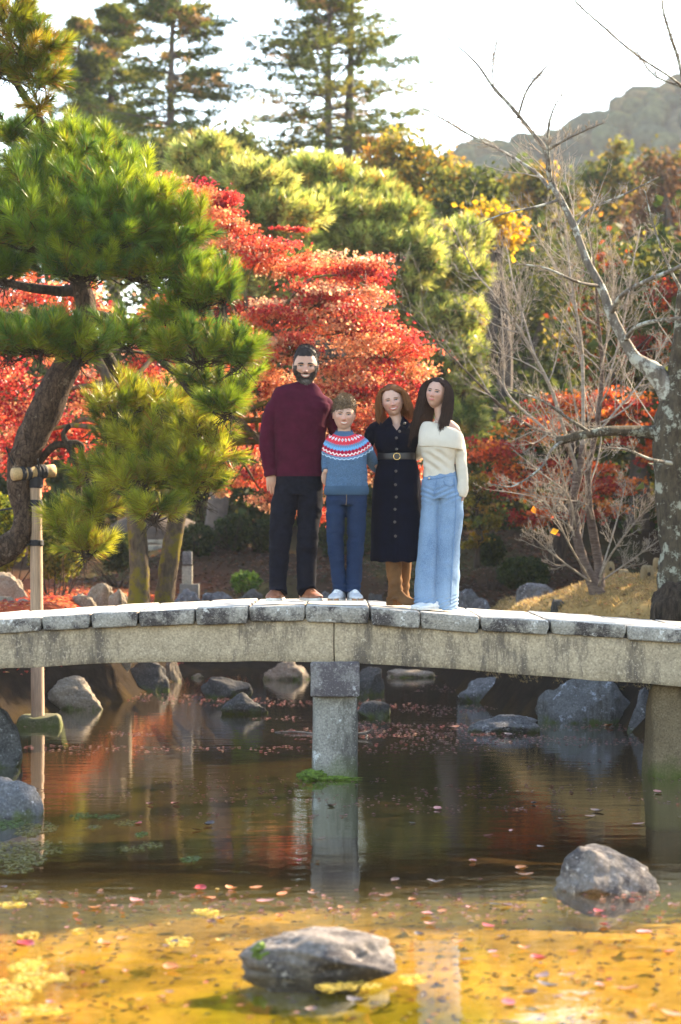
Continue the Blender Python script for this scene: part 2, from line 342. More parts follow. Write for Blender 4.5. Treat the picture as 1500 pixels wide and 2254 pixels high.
# moss collar at the pillar's foot
v, f = ICO3; v = v * np.array([.10, .06, .045]) * (1 + .35 * fbm(v * 4, 3)[:, None]) + np.array([-.19, 17.06, .03]); MOSS = plain_mat('moss', (.085, .13, .012), .95, .5, 40, .8, 160)
br.part('moss_tuft', v, f, MOSS)
v, f = ICO3; v = v * np.array([.2, .03, .02]) * (1 + .35 * fbm(v * 4 + 3, 3)[:, None]) + np.array([-.06, 17.04, .012]); br.part('moss_tuft', v, f, MOSS)
# end supports standing in the water at both banks
SUPP = stone_mat('support_stone', (.20, .145, .085), (.07, .05, .03), (.26, .20, .13), 2.2, 80, .55, .68, moss=.3, stretch=(1, 1, .4))
for (x0, yc, w, top) in ((2.50, 17.45, .27, bbot), (3.0, 18.6, .25, bbot), (-2.92, 17.9, .2, bbot), (-3.0, 18.7, .22, bbot)):
    zt = top(np.array([x0]))[0]; v, f = rounded_box((w, .2, .5), .06, (6, 5, 9)); zz = (v[:, 2] + .5)
    v = v + .03 * fbm(v * 3 + x0, 4)[:, None] * np.array([1, 1, .1]); v[:, 0] *= 1 + .14 * (1 - zz); v[:, 2] = -.4 + zz * (zt + .42); v += np.array([x0, yc, 0])
    br.part('support_stone', v, f, SUPP)
# ================================================================== rocks
RM = {'blue': stone_mat('rock_blue_grey', (.135, .133, .135), (.042, .04, .042), (.40, .41, .43), 2.6, 60, .50, .585, moss=.12),
      'dark': stone_mat('rock_dark', (.075, .07, .065), (.03, .028, .027), (.26, .25, .23), 3.5, 60, .55, .66, moss=.14),
      'tan': stone_mat('rock_tan', (.23, .185, .135), (.08, .06, .045), (.40, .35, .28), 2.5, 60, .56, .62, moss=.1),
      'pale': stone_mat('rock_pale', (.20, .172, .15), (.05, .042, .042), (.46, .41, .36), 2.6, 50, .47, .60),
      'stria': stone_mat('rock_striated', (.14, .138, .135), (.05, .042, .032), (.34, .36, .40), 2.0, 60, .52, .58, moss=.1, stretch=(3, 1, .5))}
def rock(name, label, c, size, mat, seed, cuts=9, rough=.16, sink=.7, rz=0, base=ICO4, stria=0, skew=(0, 0), group=None, boxy=0):
    v, f = base; v = v.copy(); rg = np.random.default_rng(seed)
    for _ in range(cuts):
        n = norm(rg.normal(size=3)); d = rg.uniform(.55, .86); s = v @ n; v -= np.maximum(s - d, 0)[:, None] * n * .92
    v *= 1 + rough * fbm(v * 1.6 + seed, 5, seed % 7)[:, None] + .02 * fbm(v * 9 + seed, 3)[:, None]
    if stria: v *= 1 + .07 * np.sign(vnoise(np.stack([v[:, 0] * 5.5 + v[:, 2] * 1.2, 0 * v[:, 0], 0 * v[:, 0]], -1), 3))[:, None] * np.abs(fbm(v * 3, 2))[:, None]
    lo, hi = v.min(0), v.max(0); v = (v - (lo + hi) / 2) / (hi - lo)
    cr, sr = math.cos(rz), math.sin(rz); v = np.stack([v[:, 0] * cr - v[:, 1] * sr, v[:, 0] * sr + v[:, 1] * cr, v[:, 2]], -1)
    lo, hi = v.min(0), v.max(0); v = (v - (lo + hi) / 2) / (hi - lo)
    
    if boxy: v[:, 2] = .5 * np.sign(v[:, 2]) * (2 * np.abs(v[:, 2])) ** boxy
    v[:, 0] += skew[0] * v[:, 2]; sx, sy, sz = size
    v = v * np.array([sx, sy, sz * (1 + sink)]); v[:, 2] += sz * (1 + sink) / 2 - sz * sink
    return single(name, v + np.array(c), f, RM[mat] if isinstance(mat, str) else mat, label, 'rock', group)
def water_rock(x0, x1, yt, yb, mat, seed, label, depth=.75, **k):
    b = PZ((x0 + x1) / 2, yb); w = (x1 - x0) * b[1] / F; dpt = w * depth; c = b + np.array([0, dpt * .45, 0])
    h = HC - (yt - YH) * c[1] / F; return rock('pond_rock', label, c, (w, dpt, h), mat, seed, **k)
water_rock(522, 876, 2050, 2160, 'pale', 5, 'dark grey rock with a sunlit pale top in the golden shallows', .8, cuts=7, rough=.2)
water_rock(1212, 1458, 1860, 1968, 'pale', 21, 'peaked grey rock with purple-grey streaks rising from the shallow water', .8, cuts=10, skew=(-.25, 0))
water_rock(-75, 90, 1708, 1800, 'blue', 8, 'rounded lichen-spotted boulder lying low in front of the taller upright one', .8, cuts=6)
water_rock(-150, 42, 1488, 1692, 'blue', 13, 'tall upright blue-grey boulder with white lichen spots beside the bridge', .8, cuts=6)
water_rock(85, 226, 1487, 1562, 'tan', 17, 'broad grey-brown boulder behind the wooden prop under the bridge', .7)
water_rock(205, 268, 1440, 1521, 'tan', 19, 'pale sunlit block of stone on the shore between two bigger boulders', .7)
water_rock(258, 372, 1452, 1522, 'dark', 23, 'pyramid-shaped dark boulder on the shore with one sunlit slanting face', .7, cuts=12)
water_rock(440, 556, 1489, 1537, 'dark', 29, 'low flat-topped dark rock in the pond, the further of a touching pair', .7)
water_rock(482, 590, 1523, 1572, 'dark', 31, 'rounded dark rock in the pond, the nearer of a touching pair', .7)
water_rock(578, 684, 1452, 1497, 'tan', 37, 'mossy brown boulder on the far shore seen under the bridge', .7)
water_rock(778, 848, 1468, 1530, 'dark', 41, 'dark square-shouldered rock half hidden behind the bridge pillar', .7)
water_rock(786, 861, 1542, 1580, 'dark', 43, 'small domed rock in the water just past the bridge pillar', .8)
water_rock(1010, 1182, 1488, 1546, 'blue', 47, 'grey boulder with a white mineral patch and moss at its foot', .7)
water_rock(1031, 1191, 1572, 1614, 'blue', 53, 'flat stepping stone with pale rim lying in dark water', .6, cuts=5)
water_rock(1182, 1392, 1462, 1592, 'stria', 59, 'large blue-grey boulder with steep ridged face under the bridge', .6, stria=1, rough=.12)
water_rock(1384, 1447, 1512, 1612, 'blue', 61, 'slanted pale grey slab of rock beside the brown bridge support', .7, skew=(.25, 0))
water_rock(110, 215, 1440, 1500, 'dark', 67, 'dark upright boulder behind the broad grey-brown boulder', .7)
water_rock(355, 400, 1440, 1500, 'tan', 71, 'small sunlit tan stone on the far shore by the leaf-covered bank', .8)
water_rock(420, 450, 1482, 1493, 'tan', 73, 'small flat pale stone at the edge of the leaf-covered shore', .8)
water_rock(-70, 66, 1425, 1545, 'dark', 75, 'dark boulder at the shore between the upright boulder and the prop', .8)
water_rock(-10, 120, 1440, 1530, 'tan', 76, 'brown boulder on the shore directly behind the prop', .7)
mv, mf = ICO3; mc = P(574, 2098, 9.44); mv = mv * np.array([.036, .05, .034]) * (1 + .5 * fbm(mv * 3, 3)[:, None]) + mc; single('moss_clump', mv, mf, MOSS, 'bright green moss clump on the end of the rock in the shallows', 'moss')
water_rock(850, 960, 1472, 1492, 'tan', 74, 'low pale stone lying along the far shore', .8)
def bank_rock(x0, x1, yt, yb, Y, mat, seed, label, **k):
    a = P((x0 + x1) / 2, yb, Y); w = (x1 - x0) * Y / F; h = (yb - yt) * Y / F; g = float(ground_z(np.array([a[0]]), np.array([a[1] + w * .3]))[0])
    zb = max(min(a[2], g + .05), a[2] - .3); return rock('bank_rock', label, (a[0], a[1] + w * .3, zb), (w, w * .75, h + a[2] - zb), mat, seed, sink=.8, boxy=.45, rough=.26, **k)
bank_rock(-40, 66, 1258, 1296, 27.5, 'tan', 81, 'big smooth rounded boulder on the red leaf ground', cuts=5)
bank_rock(-20, 32, 1312, 1350, 25.2, 'tan', 82, 'half-buried sunlit rock at the outer edge of the red leaf ground')
bank_rock(30, 72, 1318, 1348, 25.3, 'tan', 86, 'half-buried brown rock beside the foot of the wooden prop')
bank_rock(156, 215, 1306, 1345, 26.4, 'tan', 83, 'jagged tan rock at the front of the small rock pile')
bank_rock(190, 250, 1283, 1340, 27, 'tan', 84, 'tallest jagged rock of the small pile on the red leaf ground')
bank_rock(236, 290, 1296, 1345, 26.6, 'tan', 85, 'slanting rock of the small pile, next to the mossy trunk')
bank_rock(378, 446, 1296, 1335, 31.8, 'blue', 91, 'blue-grey edging block below the stone lantern post')
bank_rock(440, 520, 1302, 1335, 31.9, 'blue', 92, 'low edging stone on the far bank, right beside the lantern block')
bank_rock(515, 590, 1296, 1335, 32, 'dark', 93, 'dark edging stone on the far bank behind the man')
bank_rock(700, 735, 1300, 1335, 32, 'blue', 94, 'edging stone on the far bank seen between the man and the boy')
bank_rock(800, 850, 1305, 1340, 32, 'dark', 97, 'edging stone on the far bank seen between the boy and the woman')
bank_rock(1005, 1060, 1296, 1335, 31.8, 'blue', 95, 'square grey edging stone on the far bank beside the jeans')
bank_rock(1040, 1082, 1316, 1345, 31, 'blue', 96, 'small pale rounded stone at the foot of the grassy mound')
bank_rock(1138, 1225, 1283, 1310, 27.5, 'blue', 98, 'long smooth grey stone lying on the back of the grassy mound', cuts=5)
bank_rock(1212, 1246, 1318, 1352, 24.3, 'dark', 99, 'small grey stone set into the dry grass mound')
# ================================================================== vegetation
def batch_tubes(pts, rad, n=4):                     # pts (K,m,3), rad (K,m)
    K, m, _ = pts.shape; t = norm(np.gradient(pts, axis=1)); ref = np.where(np.abs(t[..., 2:3]) < .9, np.array([0, 0, 1.]), np.array([1., 0, 0]))
    u = norm(np.cross(ref, t)); w = np.cross(t, u); a = np.arange(n) * 2 * np.pi / n
    V = pts[:, :, None] + rad[:, :, None, None] * (np.cos(a)[None, None, :, None] * u[:, :, None] + np.sin(a)[None, None, :, None] * w[:, :, None])
    i, j = np.meshgrid(np.arange(m - 1), np.arange(n), indexing='ij'); q = np.stack([i * n + j, i * n + (j + 1) % n, (i + 1) * n + (j + 1) % n, (i + 1) * n + j], -1).reshape(-1, 4)
    return V.reshape(-1, 3), (q[None] + (np.arange(K) * m * n)[:, None, None]).reshape(-1, 4)
def needles(pos, dirs, L, n, nl, width, cols, spread=(1.15, .35), rg=RNG, old=0.0):
    K = len(pos); u = rg.uniform(0, 1, (K, n)); phi = rg.uniform(0, 2 * np.pi, (K, n))
    ref = np.where(np.abs(dirs[:, 2:3]) < .9, np.array([0, 0, 1.]), np.array([1., 0, 0])); a = norm(np.cross(ref, dirs)); b = np.cross(dirs, a)
    th = spread[0] + (spread[1] - spread[0]) * u + rg.normal(0, .13, (K, n))
    Ls = np.broadcast_to(np.asarray(L, float).reshape(-1, 1), (K, 1))
    base = pos[:, None] + dirs[:, None] * (Ls * u)[..., None]
    rad = np.cos(phi)[..., None] * a[:, None] + np.sin(phi)[..., None] * b[:, None]
    d = norm(dirs[:, None] * np.cos(th)[..., None] + rad * np.sin(th)[..., None] + np.array([0, 0, -.12]))
    ln = nl * rg.uniform(.75, 1.1, (K, n)); side = norm(np.cross(d, rg.normal(size=(K, n, 3)))) * width / 2
    V = np.stack([base - side, base + side, base + d * ln[..., None]], 2).reshape(-1, 3)
    c = cols[:, None, :] * rg.uniform(.7, 1.3, (K, n, 1))
    if old: c = np.where((rg.random((K, n, 1)) < old * (1 - u[..., None])), np.array([.30, .13, .035]) * rg.uniform(.6, 1.2, (K, n, 1)), c)
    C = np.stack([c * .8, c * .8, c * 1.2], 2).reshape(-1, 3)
    return V, np.arange(len(V)).reshape(-1, 3), C
def leaves(pos, size, cols, flat=.5, rg=RNG, aspect=.8):
    K = len(pos); nrm = norm(rg.normal(size=(K, 3)) * (1 - flat) + np.array([0, 0, 1.]) * flat * np.sign(rg.normal(size=(K, 1)))); a = norm(np.cross(nrm, rg.normal(size=(K, 3)))); b = np.cross(nrm, a)
    s = (size * rg.uniform(.6, 1.25, K))[:, None]; droop = nrm * s * .18
    V = np.stack([pos - a * s * .5, pos + b * s * aspect * .5 - droop, pos + a * s * .5, pos - b * s * aspect * .5 - droop], 1).reshape(-1, 3)
    return V, np.arange(K * 4).reshape(-1, 4), np.repeat(cols, 4, 0)
def pal(K, cols, w=None, rg=RNG, jit=.25):
    cols = np.array(cols); i = rg.choice(len(cols), K, p=None if w is None else np.array(w) / sum(w)); return cols[i] * rg.uniform(1 - jit, 1 + jit, (K, 1))
def in_ball(K, rg=RNG, shell=.0): v = norm(rg.normal(size=(K, 3))); return v * (shell + (1 - shell) * rg.random((K, 1)) ** (1 / 3))
def twig_field(starts, dirs, lens, r0, rg=RNG, m=5, up=.25, wob=.18, n=4):
    K = len(starts); t = np.linspace(0, 1, m); wb = norm(rg.normal(size=(K, 3))) * wob; wb2 = norm(rg.normal(size=(K, 3))) * wob * .5
    p = starts[:, None] + lens[:, None, None] * (dirs[:, None] * t[None, :, None] + wb[:, None] * (t * t)[None, :, None] + wb2[:, None] * np.sin(t * 5)[None, :, None] + np.array([0, 0, up]) * (t * t)[None, :, None])
    return p, r0[:, None] * (1 - .75 * t)[None]
def side_dirs(tan, ang, rg=RNG):
    K = len(tan); r = norm(np.cross(tan, rg.normal(size=(K, 3)))); return norm(tan * np.cos(ang)[:, None] + r * np.sin(ang)[:, None])
def spawn(paths, rad, per, ang, lenf, rf, rg=RNG, t0=.2, **k):   # twigs leaving a set of equal-length paths
    K, m, _ = paths.shape; tt = rg.uniform(t0, .98, (K, per)) * (m - 1); i = np.minimum(tt.astype(int), m - 2); f = (tt - i)[..., None]; ar = np.arange(K)[:, None]
    a, b = paths[ar, i], paths[ar, i + 1]; st = (a + (b - a) * f).reshape(-1, 3); tan = norm((b - a).reshape(-1, 3)); ln = np.linalg.norm(np.diff(paths, axis=1), axis=-1).sum(1)
    L = np.repeat(ln, per) * lenf * rg.uniform(.45, 1.15, K * per) * (1.15 - .6 * (tt / (m - 1)).ravel()); r = (rad[ar, i] * (1 - f[..., 0]) + rad[ar, i + 1] * f[..., 0]).ravel() * rf
    return twig_field(st, side_dirs(tan, rg.uniform(ang * .6, ang * 1.3, len(st)), rg), L, r, rg, m=k.get('m', 5), up=k.get('up', .2), wob=k.get('wob', .2))
def limb(rows, Y, k=7):                             # rows of (px, py, radius px[, dY]) -> points, radii
    r = np.array([tuple(q) + (0,) * (4 - len(q)) for q in rows], float); s = spline(r, k); p = np.array([P(a[0], a[1], Y + a[3]) for a in s]); return p, np.maximum(s[:, 2] * Y / F, .002)
BARK_PINE = bark_mat('pine_bark', (.045, .028, .019), (.15, .095, .065), (.24, .18, .13), 9, .58, (7, 7, 2.2), 1.0, .05, 4, plates=27)
BARK_DARK = bark_mat('dark_bark', (.02, .015, .012), (.07, .05, .035), (.10, .10, .045), 11, .62)
BARK_MOSS = bark_mat('mossy_bark', (.045, .032, .02), (.12, .085, .055), (.13, .10, .012), 4.5, .49, (3, 3, 1), .7, .02)
BARK_CHERRY = bark_mat('cherry_bark', (.22, .175, .135), (.38, .32, .26), (.42, .38, .31), 9, .6, (2, 2, 9), .5, .01)
BARK_STEM = bark_mat('cherry_stem_bark', (.075, .048, .038), (.17, .125, .10), (.27, .24, .2), 9, .62, (2, 2, 9), .5, .01)
BARK_LICHEN = bark_mat('lichen_bark', (.045, .036, .026), (.10, .08, .055), (.32, .325, .26), 7, .525, (4, 4, 1.5), 1.0, .03)
BARK_FAR = plain_mat('far_bark', (.09, .065, .05), .9, .3, 8)
# ------------------------------------------------------------------ the big pine held up by the prop
def pine_pad(th, px, py, rx, ry, Y, n_, cols, w, up=.75, L=.19, nn=170, nl=.15, old=.25, name='foliage', dy=None, width=.0062, low=.0):
    n = int(n_ * 1.35); c = P(px, py, Y); k = Y / F; r = np.array([rx * k, dy or max(rx, ry) * k * .75, ry * k]); b = norm(RNG.normal(size=(n, 3))); b[:, 2] = np.where(b[:, 2] < -.35, -b[:, 2] * low, b[:, 2])
    pos = c + b * r * RNG.uniform(.55, 1.0, (n, 1)); d = norm(b * .8 + np.array([0, -.12, up]) + RNG.normal(0, .25, (n, 3)))
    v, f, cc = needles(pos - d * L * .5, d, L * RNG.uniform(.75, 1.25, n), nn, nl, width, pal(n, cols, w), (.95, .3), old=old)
    o = th.part(name, v, f, NEEDLE, False, cc, kind='stuff'); pts, rad = twig_field(pos - d * L * .5, norm((c - r * np.array([0, 0, .4])) - pos), np.full(n, .28), np.full(n, .006), m=4, up=0)
    V2, F2 = batch_tubes(pts, rad, 4); th.part('twigs', V2, F2, BARK_DARK, kind='stuff', under=o); return o
GRN = [(.10, .18, .02), (.16, .24, .022), (.25, .30, .025), (.06, .125, .026)]
pine = Thing('pine_tree', 'large leaning black pine with dense green needle clusters resting on a wooden prop', 'tree', P(-150, 1262, 22.2))
tp, tr_ = limb([(-160, 1262, 40), (-60, 1236, 34), (0, 1215, 32), (42, 1183, 28), (53, 1138, 23), (45, 1092, 24), (43, 1040, 28), (60, 985, 33), (98, 908, 37), (132, 835, 32), (165, 765, 28), (190, 690, 24), (170, 600, 20), (150, 480, 14), (160, 380, 8)], 22, 8)
pine.part('trunk', *tube(tp, tr_, 20, bump=.10), BARK_PINE)
for rows in ([(190, 700, 16), (120, 712, 13), (0, 695, 11), (-60, 690, 8)], [(175, 640, 14), (140, 640, 12), (60, 632, 10), (-40, 610, 8)], [(190, 690, 15), (235, 700, 12), (268, 712, 11), (330, 770, 9), (345, 785, 6)],
             [(185, 740, 16), (232, 777, 13), (270, 846, 12), (329, 908, 10), (379, 990, 9), (388, 1045, 7), (400, 1090, 4)], [(268, 712, 9, -.3), (336, 707, 8, -.6), (420, 716, 6, -.8), (490, 700, 4, -1)],
             [(330, 770, 8, -.4), (387, 823, 7, -.8), (425, 870, 6, -1), (464, 896, 4, -1.1)], [(329, 908, 6), (345, 935, 5, .3), (392, 952, 4, .3)], [(170, 600, 14), (250, 560, 11, -.5), (360, 540, 8, -1), (430, 560, 5, -1)],
             [(165, 560, 12), (90, 520, 10, -.6), (20, 500, 8, -.8)], [(152, 490, 10), (230, 430, 8, -.4), (300, 400, 5, -.4)], [(75, 1030, 9, .2), (116, 985, 8), (147, 978, 8), (178, 981, 7), (180, 1010, 6), (195, 1060, 5), (215, 1110, 3)],
             [(150, 980, 7), (160, 1000, 7), (174, 1063, 6), (176, 1125, 5), (186, 1180, 3)], [(147, 978, 7), (140, 955, 6), (155, 935, 5)], [(270, 846, 7), (243, 870, 5, .3), (236, 915, 3, .4)], [(160, 380, 9), (60, 220, 8, -.3), (0, 120, 7, -.6), (-30, 40, 5, -.8)], [(20, 160, 6, -.5), (60, 215, 5, -.6), (85, 245, 3, -.7)]):
    p, r = limb(rows, 22); pine.part('branch', *tube(p, r * 1.05, 9, bump=.18), BARK_DARK)
W1 = (3, 4, 2.5, 2); W2 = (2, 3, 4, 1)
for a in ((60, 420, 120, 90, 21.3, 46), (170, 370, 130, 85, 21.6, 52), (270, 430, 110, 90, 21.4, 48), (110, 520, 150, 90, 20.8, 60), (250, 520, 130, 90, 20.8, 56), (380, 520, 90, 90, 21.0, 44), (330, 590, 110, 60, 20.9, 40),
          (190, 590, 120, 50, 20.8, 36), (60, 480, 120, 80, 20.9, 34), (330, 470, 90, 80, 20.9, 30), (200, 450, 120, 70, 21, 34), (400, 590, 60, 50, 21.0, 22), (40, 300, 60, 50, 21.8, 16), (130, 300, 70, 40, 21.8, 14), (230, 340, 60, 50, 21.8, 14), (10, 590, 60, 60, 20.9, 18)):
    pine_pad(pine, *a, GRN, W1, old=.12)
for a in ((90, 750, 130, 55, 20.6, 42), (170, 770, 80, 50, 20.6, 22), (20, 760, 70, 50, 20.8, 20), (440, 650, 90, 45, 20.9, 24), (490, 640, 40, 50, 20.9, 10), (440, 770, 120, 50, 20.8, 38), (520, 780, 45, 45, 20.8, 12), (280, 740, 70, 45, 21, 16),
          (500, 890, 60, 45, 20.9, 16), (470, 840, 90, 45, 21.2, 16), (400, 690, 70, 35, 21, 12)):
    pine_pad(pine, *a, GRN, W1, old=.16)
for a in ((260, 900, 80, 60, 21.6, 22), (360, 900, 90, 60, 21.7, 26), (440, 960, 90, 60, 21.4, 28), (330, 990, 100, 60, 21.5, 30), (400, 1050, 90, 60, 21.3, 28), (300, 1060, 90, 60, 21.4, 26), (440, 1080, 60, 45, 21.3, 18),
          (340, 1125, 70, 35, 21.2, 18), (220, 1050, 60, 60, 21.6, 14), (250, 970, 60, 60, 21.7, 14), (215, 1125, 50, 35, 21.5, 12), (160, 1160, 60, 45, 21.5, 16), (190, 1205, 60, 35, 21.4, 16), (480, 1000, 50, 50, 21.3, 12)):
    pine_pad(pine, *a, [(.14, .20, .02), (.25, .29, .025), (.36, .36, .04), (.08, .13, .02)], W2, up=.45, old=.26, low=.7, nn=125)
for a in ((20, 60, 70, 80, 21.5, 26), (70, 120, 80, 60, 21.4, 26), (20, 150, 60, 50, 21.4, 16), (80, 170, 60, 40, 21.3, 14), (85, 235, 26, 16, 21.3, 4)):
    pine_pad(pine, *a, [(.10, .15, .015), (.22, .24, .02), (.34, .24, .03)], (3, 3, 1.5), up=.4, old=.35)
# wooden prop under the trunk
WOOD = plain_mat('prop_wood', (.36, .235, .15), .75, .28, 4, .5, 9, (30, 30, 1.2)); ENDW = plain_mat('cut_wood', (.42, .27, .12), .8, .2, 60); ROPE = plain_mat('black_rope', (.012, .011, .014), .8, .3, 60, .6, 220)
a, e = P(84, 1597, 22.0), P(79, 1052, 22.0); pb = Thing('pine_prop', 'pale round timber prop with short crossbar lashed in black rope under the pine', 'post', (a[0], 22, -.2))
pts = np.linspace([a[0], 22, -.05], [e[0], 22, e[2]], 24); pb.part('post', *tube(pts, np.linspace(.062, .054, 24), 20, bump=.02), WOOD)
c0, c1 = P(29, 1044, 21.86), P(119, 1036, 22.1); pb.part('crossbar', *tube(np.linspace(c0, c1, 8), .058, 20, bump=.02), [ENDW])
for t in (.22, .36, .58, .68, .74):
    q = c0 + (c1 - c0) * t; d = (c1 - c0) / np.linalg.norm(c1 - c0); pb.part('rope_wrap', *tube([q - d * .022, q - d * .012, q + d * .012, q + d * .022], [.060, .067, .067, .060], 18), ROPE)
for (py, hh, rr) in ((1062, .05, .066), (1107, .028, .066), (1195, .028, .066)):
    q = P(80, py, 22); pb.part('rope_wrap', *tube(spline([(q[0], 22, q[2] - hh), (q[0], 22, q[2] - hh * .3), (q[0], 22, q[2] + hh * .3), (q[0], 22, q[2] + hh)], 4), np.array([.058] + [rr] * 11 + [.058]), 18, bump=.05), ROPE)
for (x0, y0, x1, y1) in ((80, 1106, -60, 1128), (80, 1194, -60, 1216), (35, 1030, 14, 985), (88, 1030, 84, 1010)):
    p = np.linspace(P(x0, y0, 21.95), P(x1, y1, 21.75 if x1 > 0 else 22.0), 8); p[:, 2] -= .02 * np.sin(np.linspace(0, np.pi, 8)); pb.part('rope', *tube(p, .008, 8), ROPE)
v, f = rounded_box((.255, .2, .16), .05, (6, 6, 6)); v = v + .03 * fbm(v * 4, 4)[:, None]; v[:, :2] *= 1 - .9 * (v[:, 2:3] + .16); v += np.array([a[0] + .02, 22, -.06])
pb.part('footing_stone', v, f, stone_mat('footing', (.15, .13, .09), (.06, .05, .03), (.2, .18, .12), 4, 60, moss=.32))
# ------------------------------------------------------------------ maples
def maple(name, label, base, trunk_rows, Y, pads, n, cols, w, tmat, size=.05, mat=LEAF, spread=1.0, seed=0):
    rg = np.random.default_rng(seed); th = Thing(name, label, 'tree', base); p, r = limb(trunk_rows, Y); th.part('trunk', *tube(p, r, 14, bump=.08), tmat)
    V, C, B, BR = [], [], [], []
    pads = [(a[0], a[1], a[2] * 1.06, a[3] * 1.32, a[4]) for a in pads]; area = sum(a[2] * a[3] for a in pads)
    for (px, py, rx, ry, dY) in pads:
        c = P(px, py, Y + dY); k = (Y + dY) / F; m = int(n * rx * ry / area) + 20; rr = np.array([rx * k, .55 * (rx + ry) * k * spread, ry * k])
        nsub = max(4, int(rx * ry / 260)); sc = in_ball(nsub, rg) * rr * .85; cl = pal(nsub, cols, w, rg, .2)
        i = rg.integers(nsub, size=m); V.append(c + sc[i] + rg.normal(size=(m, 3)) * rr * np.array([.23, .23, .13])); C.append(cl[i] * rg.uniform(.65, 1.35, (m, 1)))
        j = max(0, len(p) - 1 - rg.integers(0, max(2, len(p) // 3))); s = p[j]; mid = (s + c) / 2 + np.array([0, 0, .12 * np.linalg.norm(c - s) * rg.uniform(-.3, 1)]) + rg.normal(0, .1, 3)
        th.part('branch', *tube(spline([s, mid, c + np.array([0, 0, -.3 * rr[2]])], 8), np.linspace(max(.018, min(.05, r[j] * .5)), .007, 17), 7, bump=.1), tmat)
        B.append(c + sc); BR.append(np.tile(c - np.array([0, 0, .4 * rr[2]]), (nsub, 1)))
    v, f, cc = leaves(np.concatenate(V), size, np.concatenate(C), .45, rg); th.part('crown', v, f, mat, False, cc, kind='stuff')
    B, BR = np.concatenate(B), np.concatenate(BR); pts, rad = twig_field(BR, B - BR, np.ones(len(B)) * 1.1, np.full(len(B), .006), rg, m=4, up=0, wob=.1); v, f = batch_tubes(pts, rad, 3); th.part('twigs', v, f, tmat, kind='stuff'); return th
RED = [(.48, .045, .04), (.58, .11, .055), (.64, .24, .11), (.66, .38, .22), (.27, .018, .028)]
gz = lambda X, Y: float(ground_z(np.array([X]), np.array([Y]))[0])
b0 = P(368, 1330, 26.5); b0[2] = gz(b0[0], 26.5) - .05
maple('maple_tree', 'brilliant red and orange maple on a mossy leaning trunk behind the man', b0, [(360, 1345, 28), (364, 1310, 22), (374, 1230, 21), (390, 1140, 19), (410, 1060, 18), (440, 960, 19), (500, 850, 16), (560, 780, 12)], 26.5,
      [(400, 430, 80, 34, .5), (355, 405, 50, 24, .6), (500, 455, 50, 26, .6), (520, 520, 60, 30, .3), (520, 690, 60, 40, .2), (545, 760, 60, 40, .2), (470, 490, 80, 38, .5), (420, 545, 55, 30, 0), (570, 555, 110, 34, .3), (650, 590, 80, 30, .6), (770, 590, 100, 34, .2), (830, 640, 50, 40, .4), (700, 655, 110, 36, -.2), (600, 700, 80, 32, -.4), (760, 715, 120, 42, .1), (640, 765, 90, 36, -.5),
       (850, 770, 100, 44, .3), (910, 825, 55, 50, .6), (560, 840, 70, 46, 0), (780, 845, 110, 46, 0), (640, 855, 80, 44, .4), (890, 900, 70, 44, .8), (580, 930, 60, 46, 2.2), (700, 930, 100, 54, .6), (800, 945, 90, 54, .8), (560, 1020, 64, 44, 3), (650, 1050, 80, 48, 2.6),
       (590, 1095, 50, 30, 3), (770, 1030, 80, 46, 1), (860, 1010, 60, 50, 1), (700, 1120, 60, 30, 1), (930, 960, 40, 40, 1), (500, 1075, 36, 22, 3), (640, 500, 40, 12, .5), (900, 1060, 50, 34, 1.2)], 56000, RED, (3, 4.5, 4.5, 2.2, 1.0), BARK_MOSS, .044, seed=3)
b1 = P(300, 1330, 26.2); b1[2] = gz(b1[0], 26.2) - .05
maple('maple_tree', 'dark red maple on a straight mossy trunk, its crown glimpsed through the pine', b1, [(306, 1345, 30), (307, 1310, 24), (307, 1230, 22), (299, 1140, 20), (290, 1040, 18), (270, 940, 18), (240, 840, 14), (200, 760, 10)], 26.2,
      [(30, 850, 80, 60, 1.5), (90, 930, 90, 60, 1.5), (20, 960, 70, 60, 1.8), (160, 960, 70, 50, 1.5), (60, 650, 90, 40, 1.5), (170, 660, 80, 40, 1.3), (200, 860, 60, 60, 1), (330, 800, 60, 60, 1), (380, 700, 70, 50, 1.2), (480, 800, 50, 60, .8), (20, 780, 60, 40, 1.8), (150, 790, 60, 50, 1.5), (60, 1040, 60, 40, 2), (450, 1010, 50, 40, 1)],
      11000, RED, (4, 3, 3, 1.5, 3), BARK_MOSS, .055, seed=5)
b2 = P(1225, 1200, 33); b2[2] = gz(b2[0], 33) - .05
maple('maple_tree', 'spreading orange-red maple half in shade behind the bare cherry tree', b2, [(1225, 1240, 20), (1230, 1180, 17), (1240, 1100, 14), (1250, 1020, 10), (1270, 960, 7)], 33,
      [(1100, 985, 80, 34, 0), (1190, 950, 90, 32, 0), (1290, 890, 110, 34, .4), (1390, 900, 80, 30, .4), (1390, 950, 80, 30, .5), (1250, 1040, 100, 32, 0), (1140, 1060, 80, 34, 0), (1350, 1060, 90, 34, .3), (1290, 1120, 90, 30, 0), (1180, 1130, 70, 26, 0), (1460, 1000, 60, 40, .6), (1440, 760, 60, 40, 3), (1480, 680, 60, 50, 3)],
      12000, [(.60, .10, .02), (.68, .20, .03), (.34, .03, .02), (.22, .06, .03)], (3, 2.5, 3, 2), BARK_DARK, .06, seed=7)
# small yellowing tree and orange undergrowth near the jeans
b3 = P(1050, 1235, 32.5); b3[2] = gz(b3[0], 32.5) - .05
maple('small_maple', 'small yellow-green sapling in the shade past the long jeans', b3, [(1050, 1250, 7), (1052, 1180, 5), (1050, 1110, 4)], 32.5, [(1050, 1080, 50, 34, 0), (1060, 1135, 50, 34, 0), (1040, 1175, 36, 26, 0)], 1500, [(.20, .15, .02), (.30, .17, .02), (.10, .11, .02)], (2, 2, 2), BARK_DARK, .06, seed=9)
